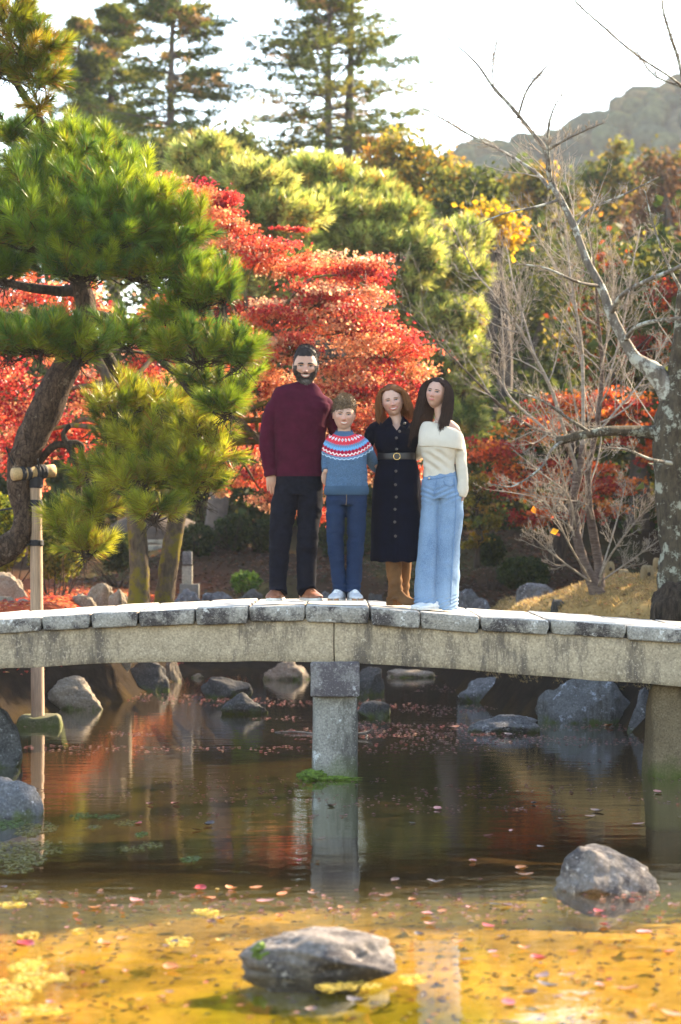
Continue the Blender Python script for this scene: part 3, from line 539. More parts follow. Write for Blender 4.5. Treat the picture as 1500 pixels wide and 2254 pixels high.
# ------------------------------------------------------------------ trees further back
def pine_far(label, px, base_py, Y, pads, n, cols, w, seed):
    rg = np.random.default_rng(seed); b = P(px, base_py, Y); b[2] = gz(b[0], Y) - .1; th = Thing('garden_pine', label, 'tree', b, None)
    top = P(pads[0][0], pads[0][1], Y); th.part('trunk', *tube(spline([b, b * .5 + top * .5 + np.array([.3, 0, 0]), top], 8), np.linspace(.18, .05, 17), 10, bump=.1), BARK_FAR)
    area = sum(a[2] * a[3] for a in pads); pos, d = [], []
    for (x_, y_, rx, ry, dY) in pads:
        c = P(x_, y_, Y + dY); k = (Y + dY) / F; m = int(n * rx * ry / area) + 5; v = norm(rg.normal(size=(m, 3))); v[:, 2] = np.abs(v[:, 2]) * np.where(rg.random(m) < .8, 1, -1)
        q = v * np.array([rx * k, max(rx, ry) * k * .8, ry * k]) * rg.uniform(.55, 1, (m, 1)); pos.append(c + q); d.append(norm(v * .7 + np.array([0, -.1, .8]) + rg.normal(0, .25, (m, 3))))
        th.part('branch', *tube(spline([(b + top) / 2, ((b + top) / 2 + c) / 2 + rg.normal(0, .15, 3), c], 5), np.linspace(.06, .015, 11), 6), BARK_FAR)
    pos, d = np.concatenate(pos), np.concatenate(d); cl = pal(len(pos), cols, w, rg)
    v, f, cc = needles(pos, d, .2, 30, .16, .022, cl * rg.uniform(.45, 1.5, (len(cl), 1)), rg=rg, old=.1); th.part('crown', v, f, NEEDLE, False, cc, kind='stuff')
PG = [(.26, .32, .08), (.42, .45, .13), (.55, .54, .20), (.11, .17, .045), (.52, .32, .08)]
pine_far('pale green garden pine with orange-tinted top beside the propped pine', 470, 900, 37, [(450, 350, 60, 30, 0), (500, 400, 90, 40, 0), (420, 380, 40, 40, 0), (560, 420, 80, 40, -.5), (600, 490, 120, 50, -.5), (520, 520, 90, 50, 0), (640, 620, 90, 60, 0), (560, 640, 70, 60, 0)], 2300, PG, (3, 4, 3, 2, 1), 1)
pine_far('broad pale green garden pine directly above the red maple', 740, 900, 38.5, [(700, 400, 80, 36, 0), (640, 440, 70, 36, 0), (790, 440, 90, 40, 0), (730, 490, 120, 50, -.5), (850, 500, 90, 50, -.3), (800, 560, 110, 50, -.5), (690, 560, 90, 50, 0), (900, 580, 80, 60, -.5), (870, 660, 80, 50, 0)], 2900, PG, (3, 4, 3, 2, .5), 2)
pine_far('yellow-green garden pine with drooping boughs behind the two women', 980, 1000, 39, [(960, 560, 60, 50, 0), (1000, 620, 70, 50, 0), (930, 650, 80, 50, 0), (970, 720, 90, 50, -.4), (1020, 720, 40, 60, 0), (900, 760, 70, 50, 0), (990, 800, 75, 50, -.3), (1010, 870, 55, 40, 0), (1020, 950, 40, 50, 0), (940, 860, 60, 50, .3), (1030, 540, 40, 40, .5)], 2700, PG, (3, 4, 3, 2, .3), 3)
def broadleaf(name, label, px, Y, pads, n, cols, w, size, seed, trunk=.22, group=None, base_z=None):
    rg = np.random.default_rng(seed); c0 = P(px, 1100, Y); b = np.array([c0[0], Y, gz(c0[0], Y) - .1]); th = Thing(name, label, 'tree', b, group)
    top = P(pads[0][0], pads[0][1], Y); th.part('trunk', *tube(spline([b, (b + top) / 2 + rg.normal(0, .2, 3) * np.array([1, .3, 0]), top], 8), np.linspace(trunk, .05, 17), 10, bump=.1), BARK_FAR)
    area = sum(a[2] * a[3] for a in pads); V, C = [], []
    for (x_, y_, rx, ry) in pads:
        k = Y / F; c = P(x_, y_, Y + rg.uniform(-1, 1)); m = int(n * rx * ry / area) + 10; rr = np.array([rx * k, max(rx, ry) * k * .8, ry * k]); ns = max(6, int(rx * ry / 200)); s = in_ball(ns, rg, .3) * rr * .9; cl = pal(ns, cols, w, rg, .2)
        i = rg.integers(ns, size=m); V.append(c + s[i] + rg.normal(size=(m, 3)) * (rr.min() * .2 + .08)); C.append(cl[i] * rg.uniform(.6, 1.4, (m, 1)))
        th.part('branch', *tube(spline([(b + top) / 2, ((b + top) / 2 + c) / 2 + np.array([0, 0, .3]), c], 5), np.linspace(trunk * .4, .02, 11), 6), BARK_FAR)
    v, f, cc = leaves(np.concatenate(V), size, np.concatenate(C), .3, rg); th.part('crown', v, f, FARLEAF, False, cc, kind='stuff')
DK = [(.035, .055, .018), (.06, .075, .02), (.09, .09, .03)]; OL = [(.09, .11, .03), (.15, .15, .035), (.24, .19, .04), (.06, .085, .025)]; OR = [(.36, .17, .035), (.24, .17, .04), (.11, .12, .03), (.42, .24, .04)]; BR_ = [(.22, .10, .06), (.16, .09, .05), (.27, .14, .07), (.10, .09, .03)]
for a in (('evergreen_tree', 'dark olive evergreen with domed crown beneath the left tall fir', 330, 52, [(330, 360, 90, 50), (420, 330, 90, 40), (250, 400, 80, 50), (350, 430, 120, 50)], 6000, DK, (2, 3, 2), .12, 21),
          ('evergreen_tree', 'dark olive evergreen filling the gap between the two tall firs', 520, 54, [(500, 330, 80, 40), (570, 350, 80, 40), (520, 390, 110, 40)], 4500, DK, (2, 3, 3), .12, 22),
          ('evergreen_tree', 'shaded evergreen behind the prop pine, reaching down to the leaf ground', 130, 46, [(100, 560, 120, 80), (180, 480, 120, 80), (40, 420, 120, 80), (250, 620, 140, 90), (60, 720, 150, 90), (200, 800, 150, 90), (60, 950, 150, 90)], 9000, DK + [(.12, .14, .03)], (3, 3, 2, 2), .12, 23),
          ('evergreen_tree', 'dark evergreen behind the red maple crown', 600, 44, [(600, 640, 120, 90), (500, 720, 120, 90), (720, 740, 120, 100), (600, 860, 150, 100), (780, 880, 140, 100), (450, 900, 120, 100)], 8000, DK, (3, 3, 1), .12, 24),
          ('golden_tree', 'golden-green layered tree right below the tallest fir', 900, 50, [(880, 350, 80, 40), (950, 380, 80, 36), (1000, 400, 50, 26), (880, 420, 90, 40), (960, 450, 80, 40), (820, 390, 60, 40)], 6500, OL + OR, (2, 3, 3, 1, 2, 2, 1, 2), .12, 25),
          ('evergreen_tree', 'small rounded dark green tree left of the bright yellow bush', 1040, 47, [(1050, 420, 55, 36), (1030, 470, 60, 40), (1080, 470, 40, 36), (1010, 520, 60, 40)], 4200, DK + [(.12, .14, .04)], (2, 3, 2, 2), .12, 26),
          ('yellow_tree', 'bright yellow-leaved small tree behind the bare cherry twigs', 1080, 43, [(1085, 480, 46, 26), (1050, 500, 30, 20), (1110, 510, 40, 24)], 1800, [(.62, .38, .03), (.5, .33, .04), (.3, .24, .03)], (4, 2, 1), .11, 27),
          ('autumn_tree', 'green and orange tree just under the left end of the hill', 1170, 68, [(1160, 400, 56, 40), (1200, 440, 80, 46), (1130, 440, 60, 50), (1170, 520, 110, 60), (1250, 520, 80, 60)], 7500, OL + OR, (3, 3, 2, 3, 2, 2, 2, 1), .17, 28),
          ('autumn_tree', 'mixed green tree with pale candle-like top in front of the hill', 1360, 70, [(1365, 350, 22, 50), (1340, 400, 70, 46), (1400, 420, 70, 50), (1300, 450, 80, 50), (1370, 500, 120, 60), (1290, 560, 100, 60)], 8500, OL + OR, (3, 3, 3, 3, 1, 2, 2, 1), .17, 29),
          ('autumn_tree', 'reddish-brown tree at the foot of the hill beside the lichen-covered tree', 1460, 66, [(1460, 380, 60, 50), (1490, 440, 70, 60), (1430, 470, 70, 50), (1470, 540, 100, 60)], 5500, BR_, (3, 3, 3, 2), .16, 30),
          ('evergreen_tree', 'deep green shaded tree behind the middle of the bare cherry', 1160, 50, [(1140, 640, 110, 90), (1240, 620, 110, 80), (1100, 760, 100, 100), (1220, 760, 130, 100), (1120, 880, 100, 90)], 9000, DK + OL, (4, 4, 2, 2, 1, .5, 2), .11, 31),
          ('autumn_tree', 'shaded olive tree with red patches behind the lichen trunk', 1400, 40, [(1380, 620, 110, 70), (1480, 620, 110, 80), (1350, 740, 120, 90), (1470, 780, 110, 90), (1400, 860, 120, 60)], 9000, OL + [(.28, .05, .02)], (3, 3, 1, 4, 2), .11, 32)):
    broadleaf(*a)
def thicket(name, K, xr, yr, zr, size, cols, seed):
    r = np.random.default_rng(seed); x = r.uniform(*xr, K); y = r.uniform(*yr, K); top = zr * (.75 + .5 * fbm(np.stack([x * .35, y * .1, 0 * x], -1), 3, seed)); z = ground_z(x, y) + top * r.random(K) ** .8; v, f, c = leaves(np.stack([x, y, z], -1), size, pal(K, cols, None, r), .3, r); single(name, v, f, FARLEAF, kind='stuff', smooth=False, colors=c)
thicket('woodland_undergrowth', 15000, (-9, 9), (39.5, 43), 3.0, .2, DK, 5); thicket('woodland_thicket', 26000, (-17, 22), (54, 58), 5.2, .32, DK + [(.12, .11, .03)], 6)
# unseen trees added on the right to keep the far bank and pond shaded
for i, (x_, y_, h) in enumerate(((6.6, 37, 7.5), (9.2, 40, 8.5), (12, 44, 9), (6.9, 32.5, 5.6), (9.3, 35, 7.5), (5.9, 22.5, 4.4), (6.6, 26.2, 4.7))):
    k = F / y_; px = 750 + x_ * k; t = lambda z: YH - (z - HC) * k
    broadleaf('evergreen_tree', 'unseen dark evergreen added beyond the lichen-covered tree to cast shade', px, y_, [(px, t(h - 1), 1.6 * k, 1.1 * k), (px - 1.2 * k, t(h - 2.2), 1.4 * k, 1.2 * k), (px + 1.2 * k, t(h - 2.2), 1.4 * k, 1.2 * k), (px, t(h - 3.6), 2 * k, 1.3 * k)], 4200, DK, (2, 3, 2), .2, 60 + i, group='added shade evergreens')
for i, (x_, y_, pads_) in enumerate(((5.3, 17.9, ((3.7, 4.2), (4.5, 4.5), (5.4, 4.6), (4.1, 3.6), (5.0, 3.7))), (7.3, 18.3, ((6.5, 4.6), (7.4, 4.9), (8.2, 4.4), (7.0, 3.9))), (6.3, 20.0, ((5.6, 5.6), (6.4, 6.1), (7.2, 5.7), (6.3, 5.0))))):
    k = F / y_; broadleaf('unseen_shade_tree', ('unseen spreading evergreen added at the end of the bridge to shade the water', 'unseen rounded evergreen added beside the bridge end to cast shade', 'unseen tall evergreen added just past the bridge end to cast shade')[i], 750 + x_ * k, y_, [(750 + a_ * k, YH - (z_ - HC) * k, .75 * k, .5 * k) for a_, z_ in pads_], 4200, DK, (2, 3, 2), .12, 80 + i, trunk=.12)  # unseen trees added here, crowns placed to shade the middle of the pond
def fir(label, px, Y, top_py, bot_py, wmax, seed, lean=0, nb=120, second=None, cols=None):
    rg = np.random.default_rng(seed); b = P(px - lean, bot_py, Y); b[2] = gz(b[0], Y) - .2; t = P(px, top_py, Y); th = Thing('fir_tree', label, 'tree', b)
    tp = np.linspace(b, t, 30); tp[:, 0] += .06 * np.sin(np.linspace(0, 7, 30)); th.part('trunk', *tube(tp, np.linspace(.24, .03, 30), 10, bump=.06), BARK_FAR)
    if second: q = np.linspace(P(second[0], second[1], Y), P(second[2], second[3], Y), 14); th.part('trunk', *tube(q, np.linspace(.16, .03, 14), 8), BARK_FAR)
    z0 = HC - (bot_py - YH) * Y / F; u = np.sort(rg.uniform(0, 1, nb) ** .9); st = np.stack([np.interp(z0 + (t[2] - z0) * u, tp[:, 2], tp[:, i]) for i in range(3)], -1)
    L = wmax * (np.interp(u, [0, .15, .5, .85, 1], [.85, 1, .85, .42, .08])) * rg.uniform(.55, 1.15, nb); az = rg.uniform(0, 2 * np.pi, nb)
    d = norm(np.stack([np.cos(az), np.sin(az), rg.uniform(-.05, .32, nb) + .35 * (u - .5)], -1)); m = 7; tt = np.linspace(0, 1, m)
    pts = st[:, None] + L[:, None, None] * (d[:, None] * tt[None, :, None] + np.array([0, 0, -.14]) * (tt ** 2)[None, :, None] + np.array([0, 0, .1]) * (tt ** 5)[None, :, None]); rad = (.012 + .02 * L[:, None] / wmax) * (1 - .8 * tt)[None]
    v, f = batch_tubes(pts, rad, 5); th.part('branches', v, f, BARK_FAR, kind='stuff')
    per = 26; w_ = rg.uniform(.22, 1.03, (nb, per)) * (m - 1); i = np.minimum(w_.astype(int), m - 2); ar = np.arange(nb)[:, None]; fr_ = (w_ - i)[..., None]; pp = pts[ar, i] + (pts[ar, i + 1] - pts[ar, i]) * fr_
    lat = norm(np.cross(d, [0, 0, 1.]))[:, None] * (rg.normal(0, .15, (nb, per)) * (1.2 - w_ / m * .6) * L[:, None] / 1.2)[..., None]; pp = (pp + lat + rg.normal(0, .035, (nb, per, 3))).reshape(-1, 3)
    dd_ = norm(np.repeat(d, per, 0) * .8 + norm(lat.reshape(-1, 3)) * .6 + rg.normal(0, .25, (nb * per, 3)) + np.array([0, 0, -.1]))
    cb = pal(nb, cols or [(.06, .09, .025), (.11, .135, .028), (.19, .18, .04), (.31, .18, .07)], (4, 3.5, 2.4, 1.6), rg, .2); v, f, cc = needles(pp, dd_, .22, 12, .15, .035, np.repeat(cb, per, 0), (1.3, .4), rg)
    th.part('crown', v, f, FARLEAF, False, cc, kind='stuff')
fir('tall broad fir with two close stems and rusty bough tips', 728, 62, -120, 470, 2.85, 41, nb=200, second=(764, 420, 778, -60))
fir('tall open fir with straight dark trunk and long level boughs', 381, 60, -70, 400, 2.35, 42, nb=110)
fir('slim fir with dense dark boughs standing between two taller ones', 248, 64, 14, 400, 1.5, 43, nb=105)
fir('thin sparse fir with slightly leaning bare lower trunk, outermost of the firs', 172, 63, 48, 400, 1.0, 44, lean=-22, nb=70)
# ------------------------------------------------------------------ bare trees
def bare_tree(name, label, base, limbs, Y, mat, tmat, per, lens, seed, tw_r=(.55, .55), twmat=None, nlev=3, trunk_n=1):
    rg = np.random.default_rng(seed); th = Thing(name, label, 'tree', base); allp, allr = [], []; m = 12
    for q, rows in enumerate(limbs):
        p, r = limb(rows, Y); th.part('trunk' if q < trunk_n else 'branch', *tube(p, r, 14 if q < trunk_n else 9, bump=.07 if q >= trunk_n else .1, seed=q), tmat if q < trunk_n + 1 else mat)
        s = np.linspace(0, len(p) - 1, m); i = np.minimum(s.astype(int), len(p) - 2); f = (s - i)[:, None]; allp.append(p[i] * (1 - f) + p[i + 1] * f); allr.append((r[i] * (1 - f[:, 0]) + r[i + 1] * f[:, 0]))
    pts = np.array(allp[trunk_n - 1 if trunk_n == 1 else 0:]); rad = np.minimum(np.array(allr[trunk_n - 1 if trunk_n == 1 else 0:]), .022); V, Fc, n = [], [], 0
    for lev in range(nlev):
        pts, rad = spawn(pts, rad, per[lev], .75, lens[lev], tw_r[0] if lev == 0 else tw_r[1], rg, t0=.3 if lev == 0 else .15, m=6 if lev == 0 else 5, up=.22, wob=.16); rad = np.maximum(rad, .0013)
        v, f = batch_tubes(pts, rad, 5 if lev == 0 else 3); V.append(v); Fc.append(f + n if f.shape[1] == 4 else f); n += len(v)
    th.part('twigs', np.concatenate(V), np.concatenate(Fc), twmat or mat, kind='stuff'); return th
cb = P(1312, 1288, 24.2); cb[2] = gz(cb[0], 24.2) - .08
CH = [[(1318, 1312, 26), (1303, 1278, 19), (1283, 1230, 15), (1268, 1170, 14.5), (1262, 1100, 14), (1275, 1040, 13), (1284, 980, 10)],
      [(1322, 1300, 16, .2), (1318, 1240, 15, .3), (1306, 1170, 13, .3), (1296, 1100, 11, .3), (1296, 1030, 9, .3), (1310, 960, 8, .3), (1322, 880, 7, .3), (1326, 800, 6, .3), (1318, 720, 5, .2), (1312, 620, 3.5), (1300, 520, 2)],
      [(1265, 1070, 9), (1262, 1010, 8), (1225, 965, 7, -.2), (1170, 940, 6, -.4), (1110, 900, 5, -.6), (1060, 850, 4, -.7), (985, 775, 2.5, -.8), (880, 670, 1.2, -.9)],
      [(1272, 1040, 8), (1240, 940, 7, -.2), (1215, 860, 6.5, -.3), (1180, 790, 6, -.4), (1140, 720, 5, -.5), (1090, 650, 3.5, -.6), (1040, 590, 2.5, -.6), (990, 480, 1.4, -.7)],
      [(1284, 985, 8), (1284, 900, 7), (1282, 780, 6), (1272, 700, 5), (1250, 640, 4), (1220, 580, 3), (1170, 500, 1.8)], [(1282, 780, 5), (1270, 690, 4.5, -.2), (1258, 620, 4, -.2), (1250, 540, 3), (1240, 440, 1.8)],
      [(1225, 965, 5, -.2), (1120, 870, 4, .2), (1110, 800, 3.5, .2), (1105, 700, 2.5, .3), (1095, 640, 1.6, .3)], [(1180, 790, 4, -.4), (1150, 690, 3.5, -.3), (1130, 620, 3, -.2), (1115, 540, 1.6)],
      [(1322, 870, 5, .3), (1350, 800, 4, .5), (1375, 700, 3.5, .6), (1390, 600, 2.5, .7), (1410, 500, 1.5, .8)], [(1310, 960, 5, .3), (1360, 900, 4, .5), (1420, 830, 3, .7), (1470, 740, 2, .9)], [(1326, 800, 4, .3), (1345, 700, 3.5, .3), (1350, 600, 2.5, .3), (1340, 500, 1.5)],
      [(1300, 1280, 4, -.1), (1250, 1245, 4, -.4), (1200, 1205, 3, -.6), (1162, 1172, 1.5, -.8)], [(1298, 1275, 3.5, -.2), (1260, 1210, 3.5, -.6), (1228, 1150, 3, -.9), (1190, 1100, 2, -1.1), (1090, 1078, 1.2, -1.3)], [(1268, 1160, 3.5, -.1), (1250, 1090, 3.5, -.3), (1190, 1040, 3, -.5), (1130, 990, 2, -.6)],
      [(1250, 1095, 3.5, -.3), (1235, 1030, 3, -.5), (1220, 960, 2.5, -.6), (1215, 900, 1.5, -.6)], [(1318, 1290, 4, -.1), (1340, 1230, 3.5, -.4), (1390, 1160, 3, -.7), (1440, 1100, 1.5, -1)], [(1316, 1285, 4, .2), (1380, 1240, 3, .3), (1450, 1190, 1.6, .4)], [(1320, 1270, 3.5), (1345, 1190, 3, .1), (1365, 1120, 2.5, .2), (1378, 1060, 1.5, .3)],
      [(1306, 1150, 3.5, .3), (1290, 1110, 3, .1), (1240, 1100, 2.5, -.2), (1150, 1085, 1.5, -.5)]]
CH = [[(q[0], q[1], q[2] * (.74 if j < 2 else .62)) + tuple(q[3:]) for q in rows] for j, rows in enumerate(CH)]
bare_tree('cherry_tree', 'leafless pale-twigged cherry with several curved stems on the dry grass mound', cb, CH, 24.2, BARK_CHERRY, BARK_STEM, (17, 6, 4), (.30, .45, .5), 51, trunk_n=2, tw_r=(.5, .6))
lb = P(1495, 1362, 21); lb[2] = gz(lb[0], 21.3) - .1
LT = [[(1500, 1400, 74), (1492, 1350, 52), (1486, 1290, 40), (1488, 1200, 37), (1480, 1100, 37), (1478, 1000, 40), (1482, 930, 40), (1488, 860, 27), (1497, 780, 21), (1506, 680, 19), (1520, 560, 17), (1535, 380, 12), (1545, 150, 7), (1552, 10, 4), (1556, -90, 1.5)],
      [(1470, 960, 24), (1420, 950, 14), (1350, 948, 11, -.2), (1290, 955, 10, -.3), (1238, 968, 9.5, -.4), (1226, 970, 8, -.4)],
      [(1482, 900, 30), (1462, 850, 28), (1440, 818, 26), (1400, 790, 18), (1375, 750, 15), (1345, 690, 14), (1322, 630, 12), (1290, 570, 11), (1265, 500, 10), (1235, 440, 9), (1212, 400, 7), (1200, 330, 6), (1170, 290, 5.5), (1130, 240, 5), (1085, 190, 4), (1040, 130, 2.5), (940, 45, 1)],
      [(1210, 415, 6), (1180, 380, 5, .2), (1110, 335, 4.2, .4), (1040, 300, 3.2, .5), (980, 265, 2.2, .6), (890, 215, 1, .7)], [(1212, 400, 6), (1208, 350, 5, -.2), (1206, 300, 4, -.3), (1215, 250, 2.5, -.4), (1240, 200, 1, -.5)],
      [(1140, 260, 3.5), (1160, 200, 3, -.2), (1195, 155, 2, -.3), (1230, 125, 1, -.4)], [(1087, 195, 2.5), (1086, 140, 2, .2), (1100, 60, 1, .3)], [(1206, 330, 4, -.2), (1260, 300, 3, -.4), (1330, 270, 1.5, -.6)], [(1345, 690, 8), (1370, 650, 7, -.3), (1420, 620, 6, -.6), (1490, 590, 5, -.9), (1540, 560, 4, -1)],
      [(1375, 750, 7), (1400, 720, 6, -.3), (1450, 705, 5.5, -.5), (1510, 700, 5, -.6)], [(1265, 500, 5), (1300, 460, 4, .2), (1370, 430, 3, .4), (1450, 390, 2, .5)], [(1230, 440, 4), (1180, 455, 3, -.2), (1110, 470, 2, -.4), (1040, 500, 1, -.5)], [(1322, 630, 5), (1270, 620, 4, -.3), (1200, 590, 3, -.5), (1130, 580, 1.5, -.6)],
      [(1245, 966, 5, -.4), (1215, 990, 4, -.5), (1190, 1030, 3, -.6), (1130, 1070, 2, -.7), (1080, 1065, 1, -.8)], [(1300, 952, 5, -.3), (1250, 920, 4, -.5), (1190, 880, 3, -.7), (1120, 860, 1.5, -.8)], [(1535, 380, 5, -.6), (1500, 160, 4.5, -.8), (1480, 90, 4, -.9), (1462, 30, 3, -1), (1455, -30, 2, -1)], [(1500, 190, 3.5, -.8), (1440, 165, 2.5, -.9), (1400, 110, 1.2, -1)],
      [(1540, 230, 4, -.6), (1490, 180, 3, -1.4), (1400, 120, 2.6, -1.7), (1330, 60, 2.4, -1.9), (1265, 0, 2, -2.0), (1230, -60, 1.5, -2)], [(1478, 1020, 6, -.3), (1430, 1010, 4, -.6), (1380, 990, 3, -.8), (1330, 985, 1.5, -1)], [(1500, 640, 5, -.2), (1470, 580, 4, -.3), (1440, 500, 2.5, -.3), (1420, 420, 1.2, -.3)]]
BARK_LIMB = bark_mat('lichen_limb_bark', (.10, .085, .07), (.20, .17, .14), (.42, .42, .36), 7, .50, (4, 4, 1.5), 1.0, .02)
LT = [LT[0], LT[1]] + [[(q[0], q[1], q[2] * .8) + tuple(q[3:]) for q in rows] for rows in LT[2:]]
lt = bare_tree('lichen_tree', 'thick bare tree with lichen-crusted trunk and long limbs at the end of the bridge', lb, LT, 21, BARK_LIMB, BARK_LICHEN, (16, 6, 4), (.18, .42, .48), 52, tw_r=(.36, .55), twmat=BARK_CHERRY)
v, f = ICO3; v = v * np.array([.26, .2, .27]) * (1 + .22 * fbm(v * 1.7 + 5, 4)[:, None]) + P(1492, 1345, 20.75); lt.part('root_burl', v, f, BARK_DARK)
# a few last leaves on the cherry suckers
for (px, py, s_, cl) in ((1177, 1122, 14, 'orange'), (1216, 1137, 12, 'red'), (1221, 1170, 13, 'yellow'), (1229, 1177, 11, 'red'), (1397, 1053, 13, 'red')):
    c = P(px, py, 23.4); v, f, cc = leaves(np.array([c]), s_ * 23.4 / F * 1.3, np.array([{'orange': (.75, .27, .03), 'red': (.5, .11, .06), 'yellow': (.75, .4, .04)}[cl]]), 0, aspect=.8)
    single('hanging_leaf', v, f, LEAF, 'single %s leaf left on a low cherry twig' % cl, 'leaf', 'last cherry leaves', smooth=False, colors=cc)
# ------------------------------------------------------------------ shrubs, posts, ground cover
def shrub(label, x0, x1, yt, yb, Y, n, cols, seed, size=.05):
    rg = np.random.default_rng(seed); c = P((x0 + x1) / 2, (yt + yb) / 2, Y); k = Y / F; r = np.array([(x1 - x0) / 2 * k, (x1 - x0) / 2.4 * k, (yb - yt) / 2 * k]); g = gz(c[0], Y); c[2] = max(c[2], g + r[2] * .6)
    v = norm(rg.normal(size=(n, 3))); pos = c + v * r * rg.uniform(.6, 1.0, (n, 1)) * (1 + .16 * fbm(v * 2.5 + seed, 3))[:, None]
    th = Thing('shrub', label, 'shrub', (c[0], Y, g)); a, b, d = leaves(pos, size, pal(n, cols, None, rg), .3, rg); th.part('foliage', a, b, FARLEAF, False, d, kind='stuff')
    k2 = 14; pts, rad = twig_field(np.tile([c[0], Y, g - .05], (k2, 1)), norm(rg.normal(size=(k2, 3)) * np.array([1, 1, .2]) + np.array([0, 0, 1.])), np.full(k2, r[2] * 1.6), np.full(k2, .014), rg); v, f = batch_tubes(pts, rad, 5); th.part('stems', v, f, BARK_DARK, kind='stuff')
SH = [(.028, .045, .014), (.045, .06, .018), (.02, .032, .012)]
shrub('clipped dark shrub behind the stone lantern post', 395, 480, 1150, 1225, 36, 2200, SH, 1); shrub('clipped dark shrub between lantern post and man', 470, 560, 1130, 1215, 36.5, 2400, SH, 2); shrub('dark shrub directly behind the legs of the man', 545, 640, 1140, 1225, 37, 2400, SH, 3)
shrub('round dark shrub past the jeans, higher on the slope', 1050, 1112, 1175, 1245, 34, 2000, SH, 4); shrub('round dark shrub at the foot of the slope by the grassy mound', 1090, 1215, 1225, 1300, 31.8, 3000, SH, 5); shrub('low shrub between the two mossy trunks and the prop', 215, 300, 1170, 1260, 34, 2200, SH, 6)
shrub('shiny-leaved bush behind the pine prop', 60, 190, 1120, 1275, 29, 3200, [(.07, .10, .02), (.14, .16, .03), (.25, .24, .05)], 7, .06); shrub('bright bush with yellow-green leaves behind the pine trunk', -60, 60, 1080, 1260, 28.5, 3200, [(.12, .16, .02), (.25, .25, .03), (.08, .11, .02)], 8, .06)
shrub('low leafy plant on the far bank left of the man', 505, 575, 1255, 1305, 33, 700, [(.06, .12, .02), (.09, .16, .03)], 9); shrub('dark shrub on the slope between the boy and the woman', 690, 860, 1130, 1240, 37, 3000, SH, 10)
LAN = stone_mat('lantern_stone', (.30, .27, .21), (.12, .10, .08), (.40, .37, .30), 4, 70); a = P(413, 1306, 33); g = gz(a[0], 33); k = 33 / F
th = Thing('stone_lantern', 'slim square stone post lantern with dark top standing on the far bank', 'lantern', (a[0], 33, g))
zt, zm, zb = HC - (1214 - YH) * k, HC - (1243 - YH) * k, HC - (1283 - YH) * k
for nm, hw, z0, z1, mt, dx in (('shaft', .068, zb - .02, zm - .01, LAN, 0), ('light_box', .064, zm, zt, stone_mat('lantern_top', (.15, .145, .14), (.07, .07, .07), (.2, .2, .2), 4, 70), 0), ('collar', .072, zm - .016, zm + .006, BARK_DARK, 0), ('base', .13, g - .2, zb - .015, stone_mat('lantern_base', (.15, .14, .12), (.08, .07, .06), (.2, .19, .16), 4, 70), .03)):
    v, f = rounded_box((hw, hw, (z1 - z0) / 2), .008, 3); th.part(nm, v + np.array([a[0] + dx, 33, (z0 + z1) / 2]), f, mt)
# stone steps on the slope
for i, py in enumerate((1182, 1194, 1206)):
    c = P(342, py, 38 - i * .35); v, f = rounded_box((.16, .2, .045), .012, 3); g = gz(c[0], c[1]); single('stone_step', v + np.array([c[0], c[1], c[2]]), f, LAN, ('upper', 'middle', 'lower')[i] + ' pale stone step of the short flight behind the mossy trunks', 'step')
single('step_mound', *(lambda q: (q[0] * np.array([1.0, .9, .7]) + P(342, 1225, 38.3), q[1]))(ICO3), plain_mat('earth', (.06, .038, .024), .95, .4, 9, .6, 30), kind='structure')
# weathered short posts on the mound
PW = bark_mat('weathered_post', (.17, .12, .06), (.28, .21, .12), (.11, .10, .07), 6, .6, (5, 5, 1.2), .5, .01)
for (px, yt, yb, w, Y, lab) in ((1341, 1236, 1284, 27, 26, 'tallest pale weathered post just behind the cherry trunk'), (1373, 1254, 1287, 28, 26, 'short squat weathered post between two taller ones'), (1425, 1245, 1298, 31, 25, 'brown weathered post with dark knot next to the lichen tree'), (1447, 1228, 1290, 20, 26.5, 'grey weathered post half hidden behind the lichen trunk')):
    a = P(px, yb, Y); k = Y / F; g = min(a[2], gz(a[0], Y)); zt = HC - (yt - YH) * k; v, f = rounded_box((.5, .5, .5), .16, (4, 4, 7)); v = v * np.array([w * k, w * k, 1]); t = v[:, 2] + .5; v[:, :2] *= (1 - .18 * t ** 3)[:, None]; v[:, 2] = g - .15 + t * (zt - g + .15)
    v += np.array([a[0], Y, 0]) + .006 * fbm(v * 14 + px, 3)[:, None]; th = Thing('short_post', lab, 'post', (a[0], Y, g)); th.part('shaft', v, f, PW); q = ICO2[0] * np.array([.018, .008, .022]) + np.array([a[0] + .01, Y - w * k * .5, zt - (zt - g) * .35]); th.part('knot', q, ICO2[1], BARK_DARK)
def scatter(name, K, xr, yr, size, cols, w, lift, seed, dense=None, flat=.85, mat=LEAF, zfun=None):
    rg = np.random.default_rng(seed); x = rg.uniform(*xr, K * 3); y = rg.uniform(*yr, K * 3); kp = np.ones(len(x), bool) if dense is None else dense(x, y, rg); x, y = x[kp][:K], y[kp][:K]
    z = ground_z(x, y) if zfun is None else np.full(x.shape, zfun); pos = np.stack([x, y, z + lift * rg.uniform(.3, 1, len(x))], -1); v, f, c = leaves(pos, size, pal(len(x), cols, w, rg), flat, rg)
    single(name, v, f, mat, kind='stuff', smooth=False, colors=c)
REDL = [(.42, .06, .03), (.55, .16, .05), (.30, .035, .03), (.5, .27, .12)]
scatter('fallen_leaf_carpet', 9000, (-6, -1.2), (23, 33), .06, REDL, (3, 3, 3, 2), .02, 1, lambda x, y, r: pond_sd(x, y) > .25)
scatter('slope_leaf_litter', 7000, (-4, 4.5), (31.5, 38), .07, [(.10, .033, .018), (.05, .028, .017), (.14, .06, .03), (.03, .036, .012)], (3, 3, 1.5, 1.5), .03, 2, lambda x, y, r: pond_sd(x, y) > .2)
